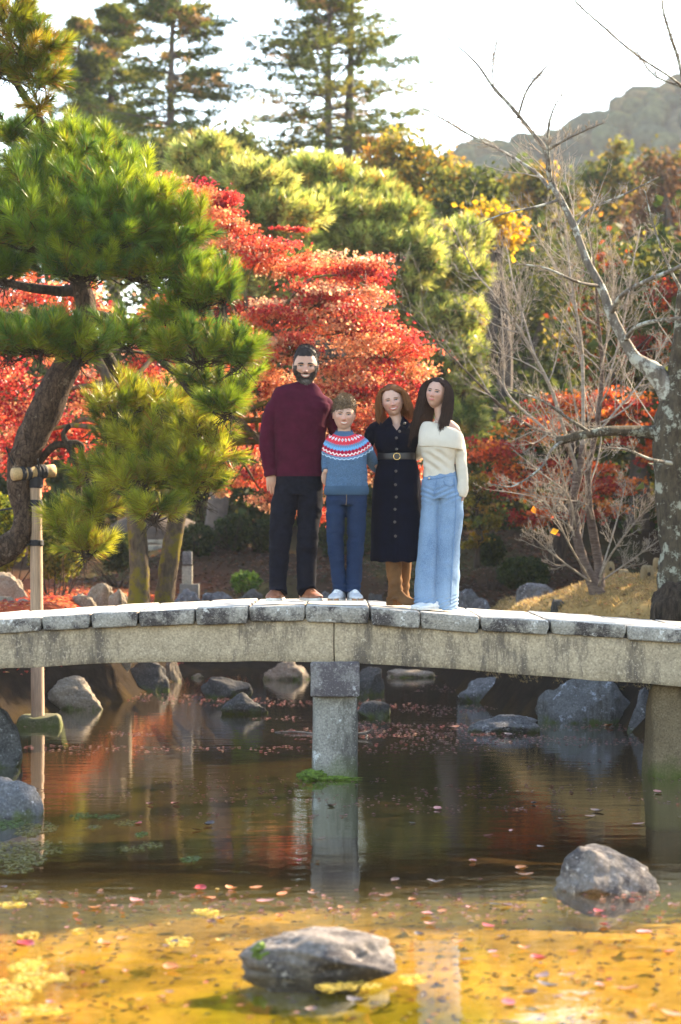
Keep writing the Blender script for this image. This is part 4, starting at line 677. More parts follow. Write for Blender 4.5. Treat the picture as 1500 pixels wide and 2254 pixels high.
scatter('mound_leaf_litter', 700, (1.2, 4.5), (19, 29), .05, [(.20, .08, .04), (.14, .08, .04), (.3, .14, .07)], None, .015, 3, lambda x, y, r: pond_sd(x, y) > .3)
rg = np.random.default_rng(4); K = 26000; x = rg.uniform(.9, 5, K); y = rg.uniform(18.6, 29, K); kp = pond_sd(x, y) > .2; x, y = x[kp], y[kp]; pos = np.stack([x, y, ground_z(x, y) - .005], -1)
v, f, c = needles(pos, norm(np.stack([rg.normal(0, .3, len(x)), rg.normal(0, .3, len(x)), np.ones(len(x))], -1)), .01, 3, .055, .006, pal(len(x), [(.36, .24, .10), (.28, .19, .08), (.42, .30, .15), (.16, .15, .05)], (3, 3, 2, 1), rg), (1.0, .6), rg)
single('dry_grass', v, f, LEAF, kind='stuff', smooth=False, colors=c)
# ================================================================== people
def loft(rows, Y, k=5, n=28, power=2.2, cap=True, shear=0):
    # rows: (px, py, half width px, half depth m, dY); rings lie across the path, wide in the picture plane and deep along the view
    r = spline(np.array([tuple(q) + (0,) * (5 - len(q)) for q in rows], float), k); c = np.array([P(a[0], a[1], Y + a[4]) for a in r]); t = norm(np.gradient(c, axis=0))
    u = norm(np.cross(t, [0, 1., 0])); w = norm(np.cross(t, u)); a = np.linspace(0, 2 * np.pi, n, endpoint=False); ca, sa = np.cos(a), np.sin(a)
    ca, sa = np.sign(ca) * np.abs(ca) ** (2 / power), np.sign(sa) * np.abs(sa) ** (2 / power)
    V = c[:, None] + (r[:, 2] * Y / F)[:, None, None] * ca[None, :, None] * u[:, None] + r[:, 3][:, None, None] * sa[None, :, None] * w[:, None]; m = len(r)
    Fc = [(i * n + j, i * n + (j + 1) % n, (i + 1) * n + (j + 1) % n, (i + 1) * n + j) for i in range(m - 1) for j in range(n)]
    if cap: Fc += [tuple(range(n - 1, -1, -1)), tuple(range((m - 1) * n, m * n))]
    return V.reshape(-1, 3), Fc
def ball(c, r, base=ICO2): return base[0] * np.asarray(r) + np.asarray(c), base[1]
def remesh(parts, voxel, smooth=4, fac=.5):
    v, f = merge(parts); me = make_mesh('tmp', v, f); bm = bmesh.new(); bm.from_mesh(me); bmesh.ops.recalc_face_normals(bm, faces=bm.faces); bm.to_mesh(me); bm.free()
    o = bpy.data.objects.new('tmp', me); col.objects.link(o); md = o.modifiers.new('r', 'REMESH'); md.mode = 'VOXEL'; md.voxel_size = voxel
    if smooth: s = o.modifiers.new('s', 'SMOOTH'); s.factor = fac; s.iterations = smooth
    ev = o.evaluated_get(bpy.context.evaluated_depsgraph_get()); m2 = ev.to_mesh(); V = np.zeros(len(m2.vertices) * 3); m2.vertices.foreach_get('co', V); Nn = np.zeros(len(m2.vertices) * 3); m2.vertices.foreach_get('normal', Nn)
    q = [tuple(p.vertices) for p in m2.polygons]; ev.to_mesh_clear(); bpy.data.objects.remove(o); bpy.data.meshes.remove(me)
    return V.reshape(-1, 3), q, Nn.reshape(-1, 3)
def folds(v, nrm, amp, f=(14, 14, 9), seed=0, sharp=1.0):
    p = v * np.array(f) + seed; n = fbm(p, 3, seed); return v + nrm * (amp * (1 - 2 * np.abs(n) ** sharp))[:, None]
def pxy(v, Y): return 750 + v[:, 0] * F / Y, YH - (v[:, 2] - HC) * F / Y       # world -> photo pixels at the person's own distance
# ---- materials
def skin_mat(name, c):
    m, nt, b = new_mat(name); a = N(nt, 'ShaderNodeAttribute', attribute_name='Col')
    k = ramp(nt, tex_noise(nt, 45, 4, .6), [(.3, .93), (.7, 1.06)]); nt.links.new(mixc(nt, 1.0, a.outputs[0], k, 'MULTIPLY'), b.inputs['Base Color'])
    b.inputs['Roughness'].default_value = .48; b.inputs['Subsurface Weight'].default_value = .12; b.inputs['Subsurface Radius'].default_value = (.012, .005, .003); b.inputs['Subsurface Scale'].default_value = 1; return m
SKIN = skin_mat('skin', None)
HAIRM = attr_mat('hair', .55, .2, 60, 0, 10, .12); ATTR_CLOTH = attr_mat('patterned_knit', .95, .12, 300, .35, 420, .06)
def cloth(name, c, bump=.3, bscale=350, var=.15, rough=.95, scale=25, stretch=None, spec=.05): return plain_mat(name, c, rough, var, scale, bump, bscale, stretch, spec)
def ribbed(name, c, freq, axis=0, bump=.5, dist=.004, var=.1):
    m, nt, b = new_mat(name); tc = N(nt, 'ShaderNodeTexCoord'); w = N(nt, 'ShaderNodeTexWave'); w.wave_type = 'BANDS'; w.bands_direction = 'XYZ'[axis]; w.inputs['Scale'].default_value = freq; w.inputs['Distortion'].default_value = .6; w.inputs['Detail Scale'].default_value = 1
    nt.links.new(tc.outputs['Object'], w.inputs[0]); n = ramp(nt, tex_noise(nt, 14, 4), [(.3, 1 - var), (.7, 1 + var)]); k = ramp(nt, w.outputs[0], [(0, .78), (.6, 1.0)])
    nt.links.new(mixc(nt, 1.0, mixc(nt, 1.0, c, n, 'MULTIPLY'), k, 'MULTIPLY'), b.inputs['Base Color']); b.inputs['Roughness'].default_value = .95; b.inputs['Specular IOR Level'].default_value = .06; add_bump(nt, b, w.outputs[0], bump, dist); return m
def denim(name, c, fade):
    m, nt, b = new_mat(name); n1_ = tex_noise(nt, 5, 4, .6, (1, 1, .6)); n2_ = tex_noise(nt, 420, 2, .5, (1, 1, .25)); x = mixc(nt, ramp(nt, n1_, [(.35, 0), (.68, 1)]), c, fade); x = mixc(nt, ramp(nt, n2_, [(.35, .35), (.6, 0)]), x, tuple(q * 1.6 for q in fade))
    nt.links.new(x, b.inputs['Base Color']); b.inputs['Roughness'].default_value = .9; b.inputs['Specular IOR Level'].default_value = .08; add_bump(nt, b, n2_, .25, .003); return m
# ---- head
def head_local(jaw=.36, chin=.03, nose=1.0, fem=0.0, cheek=1.0, nu=132, nv=110):
    th = np.linspace(0, 2 * np.pi, nu, endpoint=False); ph = np.linspace(.02, np.pi - .02, nv); T, Q = np.meshgrid(th, ph); dx, dy, dz = np.sin(T) * np.sin(Q), np.cos(T) * np.sin(Q), np.cos(Q)   # dy>0 is the face
    p = 2.25; k = (np.abs(dx) ** p + np.abs(dy) ** p + np.abs(dz) ** p) ** (-1 / p); x, y, z = dx * k * .33, dy * k * np.where(dy > 0, .395, .47), dz * k * .5
    lo = np.clip(-z / .5, 0, 1); x *= 1 - jaw * lo ** 1.7; y = np.where(y > 0, y * (1 - .10 * lo ** 2), y * (1 - .50 * lo ** .9)); hi = np.clip(z / .5, 0, 1); y = np.where(y > 0, y * (1 - .06 * hi), y); x *= 1 - .04 * hi
    fr = sstep(.0, .2, y)
    g = lambda cx, cz, sx, sz: np.exp(-((np.abs(x) - cx) / sx) ** 2 - ((z - cz) / sz) ** 2) if cx else np.exp(-(x / sx) ** 2 - ((z - cz) / sz) ** 2)
    D = .018 * (1 - .6 * fem) * g(.12, .085, .11, .035) - .034 * g(.138, .025, .07, .042) + .022 * cheek * g(.19, -.075, .08, .07) - .012 * g(.2, -.2, .06, .08)
    bz = np.clip((.06 - z) / .19, 0, 1); D += nose * np.exp(-(x / (.030 + .022 * bz)) ** 2) * (.02 + .105 * bz ** 1.2) * sstep(-.175, -.135, z) * sstep(.13, .03, z); D += nose * .032 * g(.048, -.128, .026, .024)
    D += .020 * g(0, -.245, .10, .05) + chin * g(0, -.41, .09, .06) - .014 * g(0, -.325, .08, .025) + .01 * g(0, -.19, .03, .02) * -1
    y = y + D * fr; V = np.stack([x, y, z], -1).reshape(-1, 3); i, j = np.meshgrid(np.arange(nv - 1), np.arange(nu), indexing='ij'); a, b = i * nu + j, i * nu + (j + 1) % nu
    Fq = np.stack([a, b, b + nu, a + nu], -1).reshape(-1, 4).tolist(); Fq += [tuple(range(nu)), tuple(range((nv - 1) * nu, nv * nu))[::-1]]; return V, Fq, (nu, nv)
class Head:
    def __init__(s, cx, cy, H, Y, yaw=0, roll=0, pitch=0, **k):
        s.V, s.Fc, s.dim = head_local(**k); s.sc = H * Y / F; s.c = P(cx, cy, Y); cy_, sy = math.cos(yaw), math.sin(yaw); cr, sr = math.cos(roll), math.sin(roll); cp, sp = math.cos(pitch), math.sin(pitch)
        A = np.array([[1, 0, 0], [0, cp, sp], [0, -sp, cp]]); B = np.array([[cy_, sy, 0], [sy, -cy_, 0], [0, 0, 1.]]); B = np.array([[cy_, sy, 0], [sy, -cy_, 0], [0, 0, 1]]) ; C_ = np.array([[cr, 0, sr], [0, 1, 0], [-sr, 0, cr]]); s.M = C_ @ B @ A
        s.bvh = BVHTree.FromPolygons([Vector(v) for v in s.V], [tuple(int(i) for i in f) for f in s.Fc[:-2]])
    def w(s, p): return (np.asarray(p, float) @ s.M.T) * s.sc + s.c
    def surf(s, x, z, off=0.0):
        h = s.bvh.ray_cast(Vector((x, 2, z)), Vector((0, -1, 0)))[0]; return np.array([x, (h.y if h else .3) + off, z])
    def mesh(s):
        parts = [(s.w(s.V), s.Fc)]
        for sg in (-1, 1):
            v = ICO3[0].copy(); r = np.hypot(v[:, 1], v[:, 2]); v = v * np.array([.030, .075, .118]); v[:, 0] += sg * (.012 + .02 * np.clip(r, 0, 1) ** 3); v[:, 1] -= .3 * (v[:, 0] * sg); v += np.array([sg * .325, -.045, -.02]); parts.append((s.w(v), ICO3[1]))
        return parts
    def features(s, body, th, iris, brow, brow_w=.017, lip=(.42, .17, .14), smile=.035, teeth=True, lash=.006, mw=.115, lipw=.017, eye_h=.020, brow_z=.092):
        for sg in (-1, 1):
            cx, cz = sg * .138, .025; nu, nv = 25, 13; U, W = np.meshgrid(np.linspace(-1, 1, nu), np.linspace(-1, 1, nv)); hh = eye_h * (1 - np.abs(U) ** 2.2) ** .8 + .0008; X = cx + U * .062; Z = cz + W * hh + .006 * U * sg
            pts = np.array([s.surf(a, b) for a, b in zip(X.ravel(), Z.ravel())]); pts[:, 1] += .006 + .012 * ((1 - U ** 2) * (1 - W ** 2 * .4)).ravel(); i, j = np.meshgrid(np.arange(nv - 1), np.arange(nu - 1), indexing='ij'); q = np.stack([i * nu + j, i * nu + j + 1, (i + 1) * nu + j + 1, (i + 1) * nu + j], -1).reshape(-1, 4)
            d = np.hypot(X - cx, (Z - cz - .003)).ravel(); cl = np.where((d < .0125)[:, None], (.01, .008, .008), np.where((d < .029)[:, None], iris, (.62, .58, .55))); th.part('eye', s.w(pts), q, EYE, True, cl, under=body)
            up = np.array([s.surf(a, b, .016) for a, b in zip(X[-1], Z[-1])]); dn = np.array([s.surf(a, b, .012) for a, b in zip(X[0], Z[0])]); th.part('eyelid', *tube(s.w(up), s.sc * lash * np.linspace(1, 1, nu), 6), LASH, under=body); th.part('eyelid', *tube(s.w(dn), s.sc * .003, 5), LIDM, under=body)
            t = np.linspace(0, 1, 12); bx = sg * (.062 + .16 * t); bz = brow_z + .022 * np.sin(t * 2.3) - .018 * t; b = np.array([s.surf(a, c_, .004) for a, c_ in zip(bx, bz)]); v, f = tube(s.w(b), s.sc * brow_w * np.interp(t, [0, .2, .7, 1], [.75, 1, .75, .2]), 8); th.part('eyebrow', v, f, brow, under=body)
        t = np.linspace(-1, 1, 21); x = t * mw; zc = -.243 + smile * t ** 2; gap = (.024 if teeth else .0) * (1 - t ** 2)
        up = np.array([s.surf(a, b, .004) for a, b in zip(x, zc + gap + .006 * (1 - t ** 2))]); dn = np.array([s.surf(a, b, .005) for a, b in zip(x, zc - gap - .010 * (1 - t ** 2))]); LM = LIPS.setdefault(lip, plain_mat('lips', lip, .4, .08, 60))
        l1 = th.part('lips', *merge([tube(s.w(up), s.sc * lipw * np.maximum(.25, (1 - t ** 2) ** .5) * .75, 8), tube(s.w(dn), s.sc * lipw * np.maximum(.25, (1 - t ** 2) ** .5), 8)]), LM, under=body)
        if teeth:
            g = np.linspace(-1, 1, 5); pts = np.array([s.surf(a * .9, zc[i] + gap[i] * b, .002) for b in g for i, a in enumerate(x)]); q = [(r * 21 + c_, r * 21 + c_ + 1, (r + 1) * 21 + c_ + 1, (r + 1) * 21 + c_) for r in range(4) for c_ in range(20)]; th.part('teeth', s.w(pts), q, TEETH, under=body)
        # nostrils
        for sg in (-1, 1): th.part('nostril', *(lambda q: (s.w(q[0] * np.array([.013, .008, .007]) + s.surf(sg * .030, -.158, -.002)), q[1]))(ICO2), LIDM, under=body)
    def shell(s, mask, thick, colfn, noise=.25, nf=7, seed=0):
        # hair as a thick shell grown from the scalp; mask and thick take local points
        m = mask(s.V); nrm = norm(s.V * np.array([1.5, 1.0, 1.0])); tk = thick(s.V) * (1 + noise * fbm(s.V * nf + seed, 3, seed)); v = s.V + nrm * np.where(m > 0, tk * np.clip(m * 4.5, .12, 1), -.02)[:, None]
        f = [q for q in s.Fc[:-2] if all(m[i] > 0 for i in q)]; top = s.Fc[-2]; par = {}
        def root(i):
            while par.setdefault(i, i) != i: par[i] = par[par[i]]; i = par[i]
            return i
        for q in f:
            for i in q[1:]: par[root(q[0])] = root(i)
        cnt = {}
        for q in f: cnt[root(q[0])] = cnt.get(root(q[0]), 0) + 1
        big = max(cnt, key=cnt.get); f = [q for q in f if root(q[0]) == big]; use = sorted({i for q in f for i in q} | (set(top) if all(m[i] > 0 for i in top) else set())); mp = {a: b for b, a in enumerate(use)}; f = [tuple(mp[i] for i in q) for q in f]
        if all(m[i] > 0 for i in top): f.append(tuple(mp[i] for i in top))
        vv = v[use]; return s.w(vv), f, colfn(vv), vv
EYE = attr_mat('eye', .12, .02, 40, 0, 10, .5); LASH = plain_mat('eyelash', (.012, .009, .008), .6); LIDM = plain_mat('eyelid_crease', (.20, .10, .08), .6); TEETH = plain_mat('teeth', (.70, .66, .60), .25, .03); LIPS = {}
def strands(h, roots, dirs, length, n, width, cols, curl=.3, grav=.0, seg=5, rg=RNG, out=.0):    # short tufts of hair in head-local units
    p = roots.copy(); d = norm(dirs); pts = [p]
    for i in range(seg): d = norm(d + rg.normal(0, curl, d.shape) * .5 + np.array([0, 0, -grav])); p = p + d * (length / seg)[:, None]; pts.append(p)
    return ribbon(h.w(np.stack(pts, 1)), width * h.sc, cols)
def ribbon(pts, width, cols, tip=.25):
    K, m, _ = pts.shape; t = norm(np.gradient(pts, axis=1)); side = norm(np.cross(t, np.array([.15, -1., .1]))); w = width * np.linspace(1, tip, m)[None, :, None] / 2; V = np.stack([pts - side * w, pts + side * w], 2).reshape(-1, 3)
    i = np.arange(m - 1) * 2; q = np.stack([i, i + 1, i + 3, i + 2], -1); return V, (q[None] + (np.arange(K) * m * 2)[:, None, None]).reshape(-1, 4), np.repeat(cols, m * 2, 0)
def long_hair(h, K, length, part_x, cols, colliders, rg, wave=.10, drift=(0, 0, 0), keep=None, width=.05, step=.075, zmin=-.1, back=.75, flare=.0):
    # strands leave the parting, follow the skull and hang; head-local units, colliders are ellipsoids (centre, radii)
    a = rg.uniform(0, 2 * np.pi, K); e = np.arccos(1 - .95 * rg.random(K) ** 1.5); n = np.stack([np.sin(e) * np.cos(a), np.sin(e) * np.sin(a), np.cos(e)], -1); r = np.array([.345, .43, .515]); p = n * r; p[:, 1] -= .03
    ok = ~((p[:, 1] > .10) & (p[:, 2] < .40 - .55 * np.clip(np.abs(p[:, 0] - part_x) - .06, 0, .3))) & (p[:, 2] > zmin)
    p, n = p[ok], n[ok]; K = len(p); L = length * rg.uniform(.8, 1.08, K); sgn = np.where(p[:, 0] > part_x, 1, -1.); d = norm(np.stack([sgn * .9, -.25 * np.ones(K), .15 * np.ones(K)], -1) + n * .5); pts = [p]; ph = rg.uniform(0, 6.28, K); ln = np.zeros(K); nst = int(length / step) + 1
    for i in range(nst):
        g = np.array([0, 0, -1.]) * (.30 + .25 * min(1, i / 6)); d = norm(d * .8 + g + np.array(drift) * .06 + rg.normal(0, .035, (K, 3)))
        wv = np.stack([np.sin(i * 1.05 + ph), np.cos(i * .8 + ph) * .6, 0 * ph], -1) * wave * min(1, max(0, (i - 5) / 5)) * .25
        q = p + (d + wv) * np.minimum(step, np.maximum(L - ln, .0008))[:, None]; ln += step
        for c, rr in colliders:
            rel = (q - c) / rr; dist = np.linalg.norm(rel, axis=1); ins = dist < 1; q[ins] = np.array(c) + rel[ins] / dist[ins][:, None] * rr
        fr = (q[:, 1] > .10) & (np.abs(q[:, 0]) < .315 + .03 * np.sin(ph)) & (q[:, 2] < .36) & (q[:, 2] > -.52)       # keep the face open
        q[fr, 0] = np.sign(q[fr, 0] - part_x * .5) * (.325 + .02 * rg.random(fr.sum()))
        d = norm(q - p); p = q; pts.append(p)
    P_ = np.stack(pts, 1); return ribbon(h.w(P_), width * h.sc, cols(K, rg), .45)
# ---- hands and shoes
def hand(wr, down, side, depth, L=.185, curl=.35, fist=False, thumb_side=1):
    # wr: wrist point; down: towards the fingertips; side: across the knuckles (thumb at +side*thumb_side); depth: direction the fingers curl to
    wr, down, side, depth = np.array(wr, float), norm(down), norm(side), norm(depth); k = L / .185; parts = [ball(wr, np.array([.024, .024, .03]) * k)]
    c = wr + down * .045 * k; v = ICO2[0]; parts.append((c + (v[:, :1] * side * .040 + v[:, 1:2] * depth * .017 + v[:, 2:3] * down * .052) * k, ICO2[1]))
    for i, (o, ln, r) in enumerate(((-.030, .062, .0080), (-.010, .076, .0088), (.010, .080, .0090), (.029, .072, .0088))):
        s = wr + (side * o * thumb_side + down * (.083 - .006 * abs(i - 1.8))) * k; pts = [s - down * .03 * k]; d = down.copy(); cu = curl * (1.25 if fist else 1) * (1 + .12 * (3 - i)); pp = s.copy(); pts.append(pp)
        for j, fr in enumerate((.45, .32, .25)):
            ang = cu * (j + .6) * (1.9 if fist else 1); d = norm(down * math.cos(ang) + depth * math.sin(ang) + side * o * 1.2 * thumb_side); pp = pp + d * ln * fr * k; pts.append(pp)
        parts.append(tube(spline(pts, 3), np.interp(np.linspace(0, 1, 13), [0, .3, .8, 1], [r * 1.05, r * 1.05, r * .92, r * .62]) * k, 10))
    b = wr + (side * .026 * thumb_side + down * .022 + depth * .004) * k; e = b + (side * .022 * thumb_side + down * .035 + depth * .012) * k; e2 = e + (side * .004 * thumb_side + down * .032 + depth * .016) * k; parts.append(tube(spline([b, e, e2], 4), np.array([.013, .0125, .0115, .011, .0105, .010, .0095, .009, .006]) * k, 10)); return parts
def shoe(th, px, py, Y, yaw, L, W, Hh, upper, sole, lace, name='shoe', sole_h=.026, toe=1.0, heel=0.0, toe_cap=None):
    # heel-to-toe loft; yaw 0 points at the camera, positive turns the toe to the right
    c = P(px, py, Y); d = np.array([math.sin(yaw), -math.cos(yaw), 0]); s = np.array([math.cos(yaw), math.sin(yaw), 0]); t = np.linspace(0, 1, 20); w = W / 2 * np.interp(t, [0, .04, .15, .35, .5, .72, .88, .96, 1], [.45, .66, .80, .80, .84, 1.0, .86, .58, .22]); hgt = Hh * np.interp(t, [0, .05, .2, .38, .5, .65, .8, .92, 1], [.72, .92, 1.0, .98, .82, .62, .50, .42, .20]); n = 18; a = np.linspace(0, np.pi, n)
    def body(w_, h_, z0, lo):
        V = []
        for i in range(20):
            o = c + d * (t[i] - .42) * L + np.array([0, 0, z0])
            ring = [o + s * w_[i] * np.sign(np.cos(q)) * abs(np.cos(q)) ** .75 + np.array([0, 0, 1]) * h_[i] * np.sin(q) ** .85 for q in a] + [o + s * w_[i] * .9 * x_ + np.array([0, 0, -lo]) for x_ in (-1, -.3, .3, 1)]; V += ring
        m = n + 4; Fc = [(i * m + j, i * m + (j + 1) % m, (i + 1) * m + (j + 1) % m, (i + 1) * m + j) for i in range(19) for j in range(m)] + [tuple(range(m - 1, -1, -1)), tuple(range(19 * m, 20 * m))]; return np.array(V), Fc
    so = th.part(name, *body(w, np.maximum(.01, hgt - sole_h), sole_h + heel * 0, .004), upper); th.part('sole', *body(w * 1.05, np.full(20, sole_h * 1.05), .001, .001), sole, under=so)
    if lace:
        for q in (.46, .53, .60, .67):
            hh = np.interp(q, t, hgt) + .001; o = c + d * (q - .42) * L; ww = W * .22; x_ = np.linspace(-1, 1, 7); th.part('lace', *tube([o + s * ww * k + np.array([0, 0, hh + .003 - .014 * k * k]) for k in x_], .0035, 6), lace, under=so)
    if toe_cap: th.part('toe_cap', *body(w * np.where(t > .86, 1.055, .01), np.where(t > .86, hgt * .8, .004), .004, .0), toe_cap, under=so)
    return so
def skin_cols(v, base, warm, centers):
    c = np.tile(np.array(base), (len(v), 1)).astype(float)
    for p, r, k in centers: c += (np.array(warm) - c) * (k * np.exp(-(np.linalg.norm(v - p, axis=1) / r) ** 2))[:, None]
    return c
def finish_body(th, fine, coarse, h, base, warm, extra=()):
    v1, f1, _ = remesh(fine, .0030, 2, .4); v2, f2, _ = remesh(coarse, .009, 3); v, f = merge([(v1, f1), (v2, f2)])
    ctr = [(h.w((sg * .19, .33, -.085)), .075 * h.sc / .235 * .6, .28) for sg in (-1, 1)] + [(h.w((0, .5, -.13)), .03, .5)] + [(h.w((sg * .34, -.04, -.02)), .03, .5) for sg in (-1, 1)] + [(p, .05, .4) for p in extra]
    return th.part('body', v, f, SKIN, True, skin_cols(v, base, warm, ctr))
# ------------------------------------------------------------------ man
Y0 = 17.55; th = Thing('person', 'bearded man in a burgundy sweater and dark trousers, arm around the boy', 'person', P(655, 1329, Y0))
h = Head(673, 808.5, 80, Y0, yaw=.03, roll=.015, pitch=.03, jaw=.27, chin=.035, nose=1.0)
neck = loft([(673, 835, 19, .062, .01), (672, 850, 19.5, .064, .02), (671, 868, 24, .07, .03), (668, 885, 40, .08, .03)], Y0)
rh = hand(P(598, 1042, Y0 - .04), (.02, .0, -1), (1, .15, 0), (.25, 1, 0), .19, .28, thumb_side=1)
lh = hand(P(800, 968, Y0 + .12), (1, 0, -.1), (0, 0, 1), (0, -1, 0), .18, .2)
coarse = [loft([(668, 872, 52, .09, .03), (660, 910, 56, .10), (658, 980, 46, .10), (656, 1050, 46, .10), (656, 1085, 46, .10)], Y0), loft([(634, 1070, 20, .07), (618, 1180, 15, .055), (613, 1300, 10, .04)], Y0), loft([(682, 1070, 20, .07), (678, 1180, 15, .055), (676, 1300, 10, .04)], Y0),
          loft([(605, 885, 13, .05), (592, 970, 11, .045), (598, 1045, 8, .03, -.04)], Y0), loft([(712, 898, 9, .04, .04), (735, 932, 8, .035, .075), (754, 964, 8, .03, .10), (800, 968, 7, .025, .12)], Y0)]
body = finish_body(th, h.mesh() + [neck] + rh + lh, coarse, h, (.43, .235, .155), (.47, .18, .12), [P(598, 1075, Y0)])
BROWN_D = plain_mat('dark_brow', (.02, .014, .011), .7)
h.features(body, th, (.07, .04, .025), BROWN_D, .024, (.40, .15, .12), .035, True, .008, .125, .014, .015, .085)
KN = ribbed('burgundy_knit', (.060, .0065, .019), 95, 0, .25, .003, .2)
sw = [loft([(671, 849, 24, .07, .03), (670, 856, 40, .085, .02), (667, 868, 57, .10, .015), (663, 884, 66, .115, .01), (660, 915, 64, .13, 0), (659, 970, 56, .135), (660, 1015, 55, .13), (660, 1044, 53.5, .125)], Y0, power=2.5),
      loft([(622, 888, 18, .07, .02), (606, 899, 20, .08), (595, 930, 19.5, .08), (589, 975, 17.5, .075, -.01), (592, 1015, 15.5, .06, -.03), (597, 1048, 13, .048, -.04)], Y0), loft([(704, 886, 18, .07, .02), (719, 896, 18, .08, .05), (735, 930, 17, .07, .07), (752, 965, 16, .06, .10), (795, 970, 13, .045, .12)], Y0)]
v, f, nn = remesh(sw, .0055, 6); px_, py_ = pxy(v, Y0); v = folds(v, nn, .0035, (6, 6, 9), 3); arm = np.exp(-((px_ - 592) / 26) ** 2) * sstep(930, 1040, py_); v = v + nn * (.003 * arm * np.sin(py_ * .30 + px_ * .1))[:, None]
swo = th.part('sweater', v, f, KN); th.part('hem_band', *loft([(660, 1036, 54.5, .128), (660, 1041, 55.3, .130), (660, 1049, 54.5, .127)], Y0, 4, 48, 2.5, False), KN, under=swo)
th.part('collar', *tube([P(671 + 23.0 * math.cos(a), 850 + 9.5 * math.sin(a) + 2.5 * math.cos(a), Y0 + .02 - .078 * math.sin(a)) for a in np.linspace(-.45, math.pi + .45, 26)], .0095, 10), plain_mat('navy_tee', (.018, .018, .032), .9), under=swo)
TR = cloth('black_trousers', (.0075, .008, .013), .3, 300, .3)
pt = [loft([(660, 1030, 49, .115), (658, 1060, 52, .12), (656, 1090, 54, .12)], Y0, power=2.5), loft([(633, 1075, 27, .115), (626, 1110, 28, .11), (617, 1190, 23.5, .095, -.01), (614, 1250, 20, .085), (612.5, 1290, 18.5, .08), (613, 1308, 19, .085, -.02)], Y0), loft([(680, 1075, 27, .115), (683, 1110, 27, .11), (677, 1190, 23, .095, -.01), (675, 1250, 21, .085), (675, 1292, 20.5, .08), (678, 1304, 21, .085, -.02)], Y0)]
v, f, nn = remesh(pt, .006, 5); v = folds(v, nn, .006, (7, 7, 12), 8); th.part('trousers', v, f, TR)
LEA = plain_mat('tan_leather', (.22, .075, .032), .5, .2, 30, .2, 150); WSOLE = plain_mat('white_sole', (.62, .58, .52), .7, .1); LACE = plain_mat('brown_lace', (.16, .06, .03), .8)
shoe(th, 609, 1322, Y0 - .02, -.22, .30, .112, .12, LEA, WSOLE, LACE); shoe(th, 682, 1322, Y0 - .02, .42, .30, .108, .115, LEA, WSOLE, LACE)
rg = np.random.default_rng(1)
def m_hair(p): x, y, z = p.T; line = np.where(y > .05, .285 + .35 * np.clip(np.abs(x) - .17, 0, 1) * (y > .2) - 1.9 * np.clip(.22 - y, 0, .17), np.where(y > -.12, -.04, -.04 - .8 * np.clip(-.12 - y, 0, .3))); return z - line
def t_hair(p): x, y, z = p.T; return .022 + .062 * sstep(.15, .48, z) * (1 + .45 * sstep(0, .3, y))
DKH = lambda q: np.array([.016, .012, .011]) * (1 + .5 * rg.random((len(q), 1))) + np.array([.05, .047, .045]) * (sstep(.22, .3, np.abs(q[:, 0])) * sstep(.25, .05, q[:, 2]) * rg.random(len(q)) * .8)[:, None]
v, f, c, q = h.shell(m_hair, t_hair, DKH, .25, 8); ho = th.part('hair', v, f, HAIRM, True, c)
i = rg.integers(len(q), size=1500); d = norm(q[i] * np.array([1, .2, 1]) + np.array([.35, -.5, .35])); v, f, c = strands(h, q[i] * .985, d, rg.uniform(.05, .11, 1500), 1, .013, DKH(q[i]), .35, .02, 4, rg); th.part('hair_strands', v, f, HAIRM, False, c, under=ho, kind='stuff')
def m_beard(p): x, y, z = p.T; ax = np.abs(x); b = np.minimum(-.10 - 0.55 * np.clip(.24 - ax, 0, 1) + .0 - z, y + .02); st = np.where((ax > .235) & (z < .05), np.minimum(y + .02, .12 - y * .0), -1); lip = ((x / .115) ** 2 + ((z + .243 - .03 * (x / .11) ** 2) / .036) ** 2) < 1; mo = np.where((np.abs(z + .192 - .0 + .10 * ax) < .034) & (ax < .26) & (y > .2), .05, -1); ch = np.where((z < -.29 + .35 * np.clip(ax - .08, 0, 1)) & (y > 0), .08, -1); r = np.maximum(np.maximum(b, st), np.maximum(mo, ch)); r[lip] = -1; return r
BRD = lambda q: np.array([.026, .019, .016]) * (1 + .6 * rg.random((len(q), 1))) + np.array([.16, .15, .14]) * (np.exp(-(q[:, 0] / .13) ** 2) * sstep(-.30, -.40, q[:, 2]) * rg.random(len(q)))[:, None]
v, f, c, q = h.shell(m_beard, lambda p: .016 + .035 * sstep(-.3, -.45, p[:, 2]), BRD, .3, 16); bo = th.part('beard', v, f, HAIRM, True, c)
i = rg.integers(len(q), size=1400); d = norm(q[i] * np.array([1, .6, .4]) + np.array([0, .25, -.9])); v, f, c = strands(h, q[i] * .99, d, rg.uniform(.02, .05, 1400), 1, .009, BRD(q[i]), .5, .02, 3, rg); th.part('beard_strands', v, f, HAIRM, False, c, under=bo, kind='stuff')
